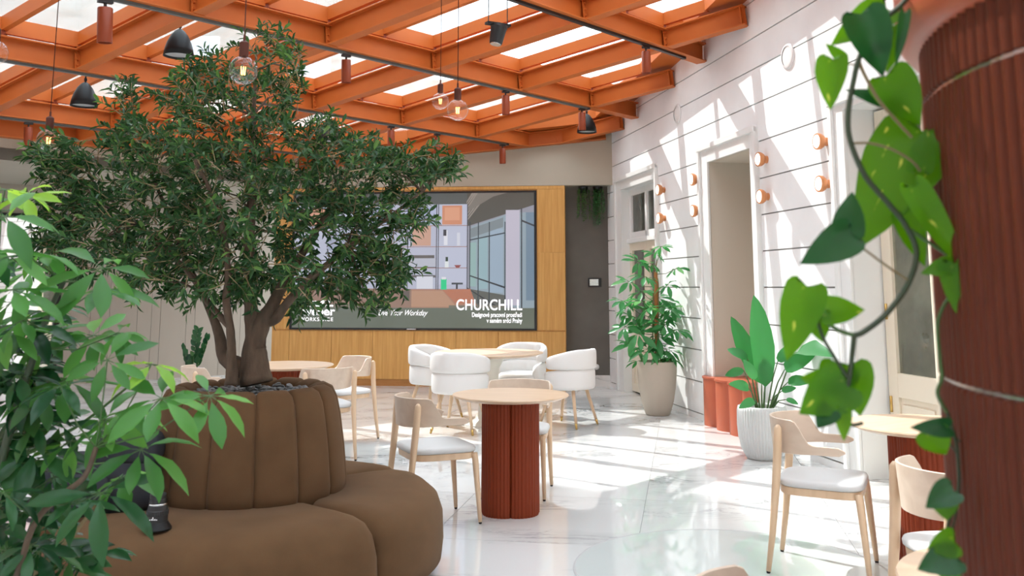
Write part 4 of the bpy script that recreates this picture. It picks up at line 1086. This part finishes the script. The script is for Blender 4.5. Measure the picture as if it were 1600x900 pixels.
for k in range(56):
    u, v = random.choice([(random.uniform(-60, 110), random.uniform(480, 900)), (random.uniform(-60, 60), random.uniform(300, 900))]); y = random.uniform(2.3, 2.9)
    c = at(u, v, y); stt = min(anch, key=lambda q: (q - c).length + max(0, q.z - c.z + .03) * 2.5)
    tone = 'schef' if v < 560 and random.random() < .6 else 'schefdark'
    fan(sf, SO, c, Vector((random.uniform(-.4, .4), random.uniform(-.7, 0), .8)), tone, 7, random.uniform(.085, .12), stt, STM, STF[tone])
STM.build('leaf_stalks', M['greenstem'], sf, smooth=True)['kind'] = 'stuff'
for k, b in STF.items(): b.build('inner_foliage', M[k], sf, smooth=True)['kind'] = 'stuff'

# ---- schefflera in the tall beige pot by the right wall
P1 = Vector((1.67, 10.93, 0))
p1 = empty('potted_umbrella_plant', P1, 0, 'umbrella plant on a moss pole in a tall tapered beige pot by the white wall', 'plant')
MB().lathe([(.0, 0), (.125, 0), (.14, .01), (.185, .16), (.212, .32), (.225, .48), (.228, .60), (.218, .602), (.205, .58), (.20, .54), (0, .54)], 48).build('pot', M['potbeige'], p1, smooth=True, auto=50)
MB().lathe([(0, .53), (.205, .53), (.19, .555), (0, .56)], 32).build('soil', M['soil'], p1)
MB().tube([(0, 0, .5), (.005, 0, 1.1), (.01, 0, 1.62)], [.024, .024, .022], 12).build('moss_pole', M['coir'], p1, smooth=True)
b = MB(); an1 = []
for k in range(3):
    a = 2.1 * k; Q = smooth_pts([P1 + Vector((.05 * math.cos(a), .05 * math.sin(a), .54)), P1 + Vector((.04 * math.cos(a + 1), .04 * math.sin(a + 1), 1.0)), P1 + Vector((.035 * math.cos(a + 2), .035 * math.sin(a + 2), 1.45)), P1 + Vector((.03, .02, 1.75 - .1 * k))])
    b.tube([q - P1 for q in Q], .008, 6); an1 += Q
b.build('stem', M['twig'], p1, smooth=True)
STM = MB()
for (u, v, lpx) in [(1000, 408, 20), (1035, 385, 16), (1058, 420, 18), (985, 440, 20), (1010, 432, 20), (1045, 445, 18), (975, 470, 22), (1005, 470, 24), (1030, 465, 22), (1062, 470, 22), (992, 495, 24), (1022, 500, 26), (1048, 492, 24), (1072, 482, 18), (978, 510, 20),
                  (1000, 520, 26), (1030, 525, 26), (1058, 515, 24), (990, 540, 24), (1015, 545, 26), (1042, 545, 26), (1068, 548, 20), (1005, 455, 22), (1020, 412, 18), (1035, 480, 24), (985, 478, 20), (1050, 560, 18), (1000, 565, 16), (1025, 395, 16), (1075, 500, 14), (1016, 482, 22), (1040, 508, 22)]:
    y = 10.93 + random.uniform(-.28, .22); c = at(u - 2, v, y); c.x = min(c.x, 4.018 - .1843 * c.y - .14); L = lpx * y / 1479 * 1.25
    stt = min(an1, key=lambda q: (q - c).length + max(0, q.z - c.z + .06) * 3)
    fan(p1, P1, c, Vector((random.uniform(-.5, .5), random.uniform(-.8, .2), .8)), 'potleaf', 8, L, stt, STM, stemr=.003)
STM.build('leaf_stalks', M['greenstem'], p1)['kind'] = 'stuff'

# ---- scalloped terracotta box in the recess
sb = empty('scalloped_box', wp(4.4, 0, 0), 0, 'low scalloped terracotta metal box filling the foot of the tall recess', 'box')
pts = []; a = 3.775; n = 90
for k in range(n + 1):
    aa = 3.775 + 1.26 * k / n; ph = (aa - 3.775) / .33; sc2 = abs(math.sin(PI * (ph % 1))) ** .6
    pts.append((aa, .025 + .085 * sc2 + (0 if k else 0)))
Li = Matrix.Translation(-wp(4.4, 0, 0)) @ WM
out_ = [(3.775, .03)] + pts + [(5.035, -.40), (3.97, -.40), (3.97, .0), (3.775, .026)]
rings = [[Li @ Vector((x, y, z)) for x, y in out_] for z in (0.0, .485)]
MB().ring(rings).build('casing', M['terra_box'], sb)
rings = [[Li @ Vector((x, y + (.012 if y > .02 else 0), z)) for x, y in out_] for z in (.485, .505)]
MB().ring(rings).build('lid', M['terra_box'], sb, bevel=.003)

# ---- ribbed pale pot with a broad-leaved plant
P2 = Vector((2.145, 8.20, 0))
p2 = empty('potted_bird_of_paradise', P2, 0, 'broad-leaved green plant in a round ribbed pale grey pot by the right wall', 'plant')
MB().lathe([(.0, 0), (.13, 0), (.145, .015), (.180, .09), (.200, .18), (.208, .28), (.206, .40), (.200, .435), (.188, .44), (.180, .42), (.175, .36), (0, .36)], 288, None, lambda a, z: 1 + (.018 * math.sin(a * 48) if .03 < z < .425 else 0)).build('pot', M['potribbed'], p2, smooth=True)
MB().lathe([(0, .35), (.18, .35), (.16, .375), (0, .38)], 32).build('soil', M['soil'], p2)
def blade_mesh(name, mt, droop, fold, wid=.17):
    return leaflet_mesh(name, mt, hw=(0, wid * .55, wid * .9, wid, wid * .95, wid * .65, wid * .3, 0), xs=(0, .08, .25, .45, .62, .82, .94, 1), droop=droop, fold=fold)
BLM = [blade_mesh('leaf', M['potleaf'], d, f, w_) for d, f, w_ in ((.10, .45, .13), (.35, .3, .25), (.50, .25, .27))]
b = MB()
for (bu, bv, tu, tv, m_, dy) in [(1196, 605, 1177, 468, 0, 0), (1190, 600, 1144, 500, 0, .1), (1185, 570, 1140, 545, 1, 0), (1178, 575, 1136, 585, 1, -.1), (1205, 590, 1262, 555, 1, .05), (1200, 580, 1240, 540, 1, -.1), (1215, 600, 1258, 592, 2, 0), (1190, 610, 1165, 565, 1, -.15),
                                 (1210, 615, 1240, 605, 2, -.12), (1182, 612, 1150, 598, 2, -.12), (1195, 565, 1205, 530, 1, .12), (1222, 560, 1285, 535, 1, .15), (1188, 622, 1162, 632, 2, -.15), (1218, 622, 1245, 628, 2, -.14)]:
    y = 8.2 + dy; p = at(bu, bv, y); y2 = y + random.uniform(-.15, .1)
    while at(tu, tv, y2).x > 4.018 - .1843 * y2 - .07: y2 -= .04
    q = at(tu, tv, y2)
    if m_: p = p.lerp(q, .38)
    d = q - p; L = d.length
    nn_ = (Vector((random.uniform(-.3, .3), -1, .5)) - d.normalized() * 0).normalized()
    d2 = (d.normalized() + nn_ * .18).normalized()
    inst('leaf', BLM[m_], p2, basis(p - P2, d2, nn_, L * 1.05))
    root = Vector(((p.x - P2.x) * .25, (p.y - P2.y) * .25, .37)); b.tube([root, root.lerp(p - P2, .6) + Vector((0, 0, .04)), p - P2], [.008, .006, .004], 6, False)
b.build('leaf_stalks', M['greenstem'], p2, smooth=True)['kind'] = 'stuff'

# ---- small dark green plant in a white pot behind the seat
P3 = Vector((-3.36, 10.0, 0))
p3 = empty('small_potted_plant', P3, 0, 'dark glossy small plant in a slim white pot left of the tree trunks', 'plant')
MB().lathe([(.0, 0), (.085, 0), (.09, .01), (.115, .59), (.116, .60), (.106, .60), (.104, .56), (0, .56)], 40).build('pot', M['potwhite'], p3, smooth=True, auto=40)
MB().lathe([(0, .55), (.105, .55), (0, .575)], 24).build('soil', M['soil'], p3)
b = MB(); zm = leaflet_mesh('leaf', M['schefdark'], hw=(0, .16, .26, .30, .27, .18, .08, 0), droop=.1, fold=.3)
for k in range(7):
    a = random.uniform(0, 6.28); ln = random.uniform(.16, .42) if k else .46; lean = Vector((math.cos(a) * .35, math.sin(a) * .35, 1)) if k else Vector((.12, 0, 1))
    lean.normalize(); Q = [Vector((.02 * math.cos(a), .02 * math.sin(a), .56)) + lean * ln * t for t in (0, .33, .66, 1)]
    b.tube(Q, [.008, .007, .005, .003], 6)
    for j in range(int(ln / .035)):
        t = .25 + .75 * j / (ln / .035); p = Q[0].lerp(Q[3], t); s = 1 if j % 2 else -1
        d = (Vector((math.cos(a + PI / 2) * s, math.sin(a + PI / 2) * s * .5 - .2, .7)) + lean * .3).normalized()
        inst('leaf', zm, p3, basis(p, d, Vector((0, -1, .4)).normalized(), random.uniform(.07, .10)))
b.build('stem', M['greenstem'], p3, smooth=True)

# ---- camera bag and loose lens on the seat
B0 = Vector((-1.90, 4.48, .437))
bg_ = empty('camera_bag', B0, R(12), 'black camera bag lying on the brown seat behind the leaves', 'bag')
def rbox(x, y, z0, z1, e=.35, taper=.92, n=32):
    rings = []
    for k in range(9):
        f = k / 8; z = z0 + (z1 - z0) * f; s = (1 - abs(2 * f - 1) ** 4 * .18) * (1 - (1 - taper) * f)
        rings.append([Vector((math.copysign(abs(math.cos(2 * PI * i / n)) ** e, math.cos(2 * PI * i / n)) * x * s, math.copysign(abs(math.sin(2 * PI * i / n)) ** e, math.sin(2 * PI * i / n)) * y * s, z)) for i in range(n)])
    return rings
MB().ring(rbox(.27, .15, 0, .24)).build('body', M['bagfab'], bg_, smooth=True)
MB().ring([[p + Vector((.11, -.03, 0)) for p in r_] for r_ in rbox(.16, .11, .21, .34)]).build('top_pocket', M['bagfab'], bg_, smooth=True)
MB().ring([[p + Vector((-.06, -.15, 0)) for p in r_] for r_ in rbox(.13, .04, .03, .18)]).build('front_pocket', M['bagfab'], bg_, smooth=True)
MB().tube([(-.02, -.05, .24), (-.05, -.06, .30), (-.01, -.06, .345), (.05, -.05, .34)], .012, 8).build('handle', M['black'], bg_, smooth=True)
MB().lathe([(.0, 0), (.03, 0), (.033, .01), (.033, .05), (0, .055)], 20, Matrix.Translation((.10, -.05, .345))).build('cap', M['black'], bg_, smooth=True, auto=40)
MB().tube([(-.25, -.10, .04), (-.31, -.17, .012), (-.24, -.23, .010), (-.10, -.24, .012), (.02, -.17, .02)], .010, 8).build('strap', M['black'], bg_, smooth=True)
ln_ = empty('camera_lens', (-1.50, 4.10, .437), 0, 'black camera lens standing on its flared hood on the brown seat', 'lens')
MB().lathe([(.0, 0), (.060, 0), (.061, .006), (.050, .022), (.044, .032), (.0, .034)], 40).build('hood', M['blackmetal'], ln_, smooth=True, auto=40)
MB().lathe([(.0, .03), (.043, .032), (.043, .060), (.0445, .062), (.0445, .078), (.042, .080), (.038, .098), (.036, .100), (.036, .125), (0, .126)], 96, None, lambda a, z: 1 + (.02 * math.sin(a * 40) if .061 < z < .079 else 0)).build('barrel', M['black'], ln_, smooth=True, auto=30)
MB().lathe([(.0365, .1), (.0372, .101), (.0372, .106), (.0365, .107)], 40, cap0=False, cap1=False).build('ring', M['silver'], ln_)
MB().lathe([(0, .125), (.033, .125), (.034, .130), (.034, .142), (.030, .146), (0, .146)], 40).build('rear_cap', M['black'], ln_, smooth=True, auto=40)
b = MB()
for k in range(5): b.box(-.016 + k * .007, -.012 + k * .007, -.0445, -.0432, .045, .049 + .002 * (k % 2))
b.box(-.004, .0, -.0445, -.043, .05, .058); b.build('white_marks', M['caption_flat'] if 'caption_flat' in M else M['potwhite'], ln_)

# ---- big ribbed column at the right edge, close to the camera
CC = Vector((1.160, 1.125, 0)); CR = .59
cl_ = empty('ribbed_column', CC, 0, 'large reeded brown-red column filling the right edge', 'column')
nr = 168; ns = nr * 8
def reed(a, z): return 1 + .0125 * abs(math.sin(a * nr / 2)) ** .8
zs = [0, .44, .88, 1.325, 1.715, 2.15, 2.6, 3.05, 3.5]
for z0, z1 in zip(zs[:-1], zs[1:]):
    MB().lathe([(CR * .985, z0 + .001), (CR, z0 + .004), (CR, z1 - .004), (CR * .985, z1 - .001)], ns, None, reed, cap0=False, cap1=False).build('reeded_drum', M['column'], cl_, smooth=True, auto=50)
    MB().lathe([(CR * .99, z1 - .0035), (CR * 1.004, z1 - .002), (CR * 1.004, z1 + .002), (CR * .99, z1 + .0035)], 160, cap0=False, cap1=False).build('joint_ring', M['silver'], cl_)
MB().lathe([(0, 0), (CR * .98, 0), (CR * .98, 3.5), (0, 3.5)], 96).build('core', M['terra'], cl_)
MB().lathe([(CR + .002, 1.790), (CR + .020, 1.795), (CR + .034, 1.812), (CR + .038, 1.84), (CR + .038, 2.10), (CR + .028, 2.12), (CR + .002, 2.12)], 160, cap0=False, cap1=False).build('collar', M['terra_box'], cl_, smooth=True, auto=60)

# ---- trailing pothos in front of the column
PO = at(1445, -60, 1.32)
po_ = empty('trailing_pothos', PO, 0, 'trailing pothos vine with heart-shaped leaves hanging in front of the right wall', 'plant')
def vine(pts, r0, r1, mt, dy=0):
    P = smooth_pts([at(u, v, 1.22 + (q[0] if q else 0) + dy) for u, v, *q in pts], 6); n = len(P)
    MB().tube([p - PO for p in P], [r0 + (r1 - r0) * k / n for k in range(n)], 10).build('vine', M[mt], po_, smooth=True)
vine([(1445, -60, .05), (1415, 0), (1380, 32), (1346, 82), (1333, 130), (1325, 180), (1329, 222), (1352, 275), (1388, 318), (1415, 352), (1432, 395), (1418, 445), (1385, 490), (1350, 518), (1335, 524)], .0036, .0038, 'darkstem')
vine([(1335, 522), (1331, 560), (1327, 592), (1321, 630), (1320, 655), (1332, 664), (1348, 661)], .0036, .0022, 'darkstem')
vine([(1335, 524), (1310, 516), (1290, 502), (1274, 487), (1262, 458)], .003, .002, 'greenstem')
vine([(1342, 95), (1350, 115), (1372, 155), (1400, 188), (1425, 215)], .0026, .002, 'twig')
vine([(1330, 224), (1360, 224), (1395, 234), (1425, 252), (1438, 268)], .0018, .0018, 'twig')
vine([(1412, 352), (1450, 378), (1490, 405), (1512, 425)], .0026, .002, 'greenstem')
vine([(1325, 366), (1345, 385), (1385, 415), (1424, 441)], .0013, .0016, 'twig')
vine([(1275, 488), (1285, 525), (1305, 560), (1326, 592)], .0020, .0024, 'darkstem')
vine([(1302, 94), (1318, 98), (1338, 102)], .0011, .0011, 'twig')
vine([(1520, 430), (1490, 455), (1466, 500), (1469, 560), (1472, 590), (1465, 615), (1480, 645)], .0022, .0026, 'greenstem')
vine([(1480, 645), (1495, 700), (1497, 770), (1480, 830), (1494, 905)], .0024, .0020, 'darkstem')
vine([(1480, 672), (1500, 690)], .0014, .0014, 'darkstem'); vine([(1456, 672), (1480, 690), (1496, 710)], .0012, .0012, 'darkstem'); vine([(1470, 852), (1488, 825), (1496, 790)], .0014, .0014, 'darkstem')
def heart(bp_, tp_, wpx, mt, y=1.22, fold=.22, droop=.12, tilt=(0, 0), ang=0):
    p, q = at(*bp_, y), at(*tp_, y); d = q - p; L = d.length; W = wpx * y / 1479
    T = [(-.10, .55), (-.07, .80), (0, .96), (.12, 1.0), (.28, .98), (.45, .86), (.62, .66), (.78, .42), (.9, .2), (1.0, 0)]
    b = MB(); rows = []
    for k, (t, h) in enumerate(T):
        row = []
        for s in (-1, -.5, 0, .5, 1):
            tt = t if s else max(t, 0) ; yy = s * h * W / 2; zz = -droop * L * max(tt, 0) ** 2 + fold * abs(yy) + .01 * L * math.sin(tt * 11 + s * 2)
            if k == 0 and abs(s) < .6: tt = -.02 if s else .0
            if k == 0 and abs(s) == 1: tt = t
            row.append(len(b.v)); b.v.append((tt * L, yy, zz))
        rows.append(row)
    for k in range(len(T) - 1):
        for s in range(4): b.f.append((rows[k][s], rows[k + 1][s], rows[k + 1][s + 1], rows[k][s + 1]))
    me = bpy.data.meshes.new('leaf'); me.from_pydata(b.v, [], b.f); me.validate(); me.update()
    for f_ in me.polygons: f_.use_smooth = True
    me.materials.append(M[mt])
    view = (Vector((0, 0, EYE)) - p).normalized(); nn_ = (view + Vector((tilt[0], 0, tilt[1]))).normalized(); nn_ = (nn_ - d.normalized() * nn_.dot(d.normalized()) * .85).normalized()
    inst('leaf', me, po_, basis(p - PO, d, nn_, 1))
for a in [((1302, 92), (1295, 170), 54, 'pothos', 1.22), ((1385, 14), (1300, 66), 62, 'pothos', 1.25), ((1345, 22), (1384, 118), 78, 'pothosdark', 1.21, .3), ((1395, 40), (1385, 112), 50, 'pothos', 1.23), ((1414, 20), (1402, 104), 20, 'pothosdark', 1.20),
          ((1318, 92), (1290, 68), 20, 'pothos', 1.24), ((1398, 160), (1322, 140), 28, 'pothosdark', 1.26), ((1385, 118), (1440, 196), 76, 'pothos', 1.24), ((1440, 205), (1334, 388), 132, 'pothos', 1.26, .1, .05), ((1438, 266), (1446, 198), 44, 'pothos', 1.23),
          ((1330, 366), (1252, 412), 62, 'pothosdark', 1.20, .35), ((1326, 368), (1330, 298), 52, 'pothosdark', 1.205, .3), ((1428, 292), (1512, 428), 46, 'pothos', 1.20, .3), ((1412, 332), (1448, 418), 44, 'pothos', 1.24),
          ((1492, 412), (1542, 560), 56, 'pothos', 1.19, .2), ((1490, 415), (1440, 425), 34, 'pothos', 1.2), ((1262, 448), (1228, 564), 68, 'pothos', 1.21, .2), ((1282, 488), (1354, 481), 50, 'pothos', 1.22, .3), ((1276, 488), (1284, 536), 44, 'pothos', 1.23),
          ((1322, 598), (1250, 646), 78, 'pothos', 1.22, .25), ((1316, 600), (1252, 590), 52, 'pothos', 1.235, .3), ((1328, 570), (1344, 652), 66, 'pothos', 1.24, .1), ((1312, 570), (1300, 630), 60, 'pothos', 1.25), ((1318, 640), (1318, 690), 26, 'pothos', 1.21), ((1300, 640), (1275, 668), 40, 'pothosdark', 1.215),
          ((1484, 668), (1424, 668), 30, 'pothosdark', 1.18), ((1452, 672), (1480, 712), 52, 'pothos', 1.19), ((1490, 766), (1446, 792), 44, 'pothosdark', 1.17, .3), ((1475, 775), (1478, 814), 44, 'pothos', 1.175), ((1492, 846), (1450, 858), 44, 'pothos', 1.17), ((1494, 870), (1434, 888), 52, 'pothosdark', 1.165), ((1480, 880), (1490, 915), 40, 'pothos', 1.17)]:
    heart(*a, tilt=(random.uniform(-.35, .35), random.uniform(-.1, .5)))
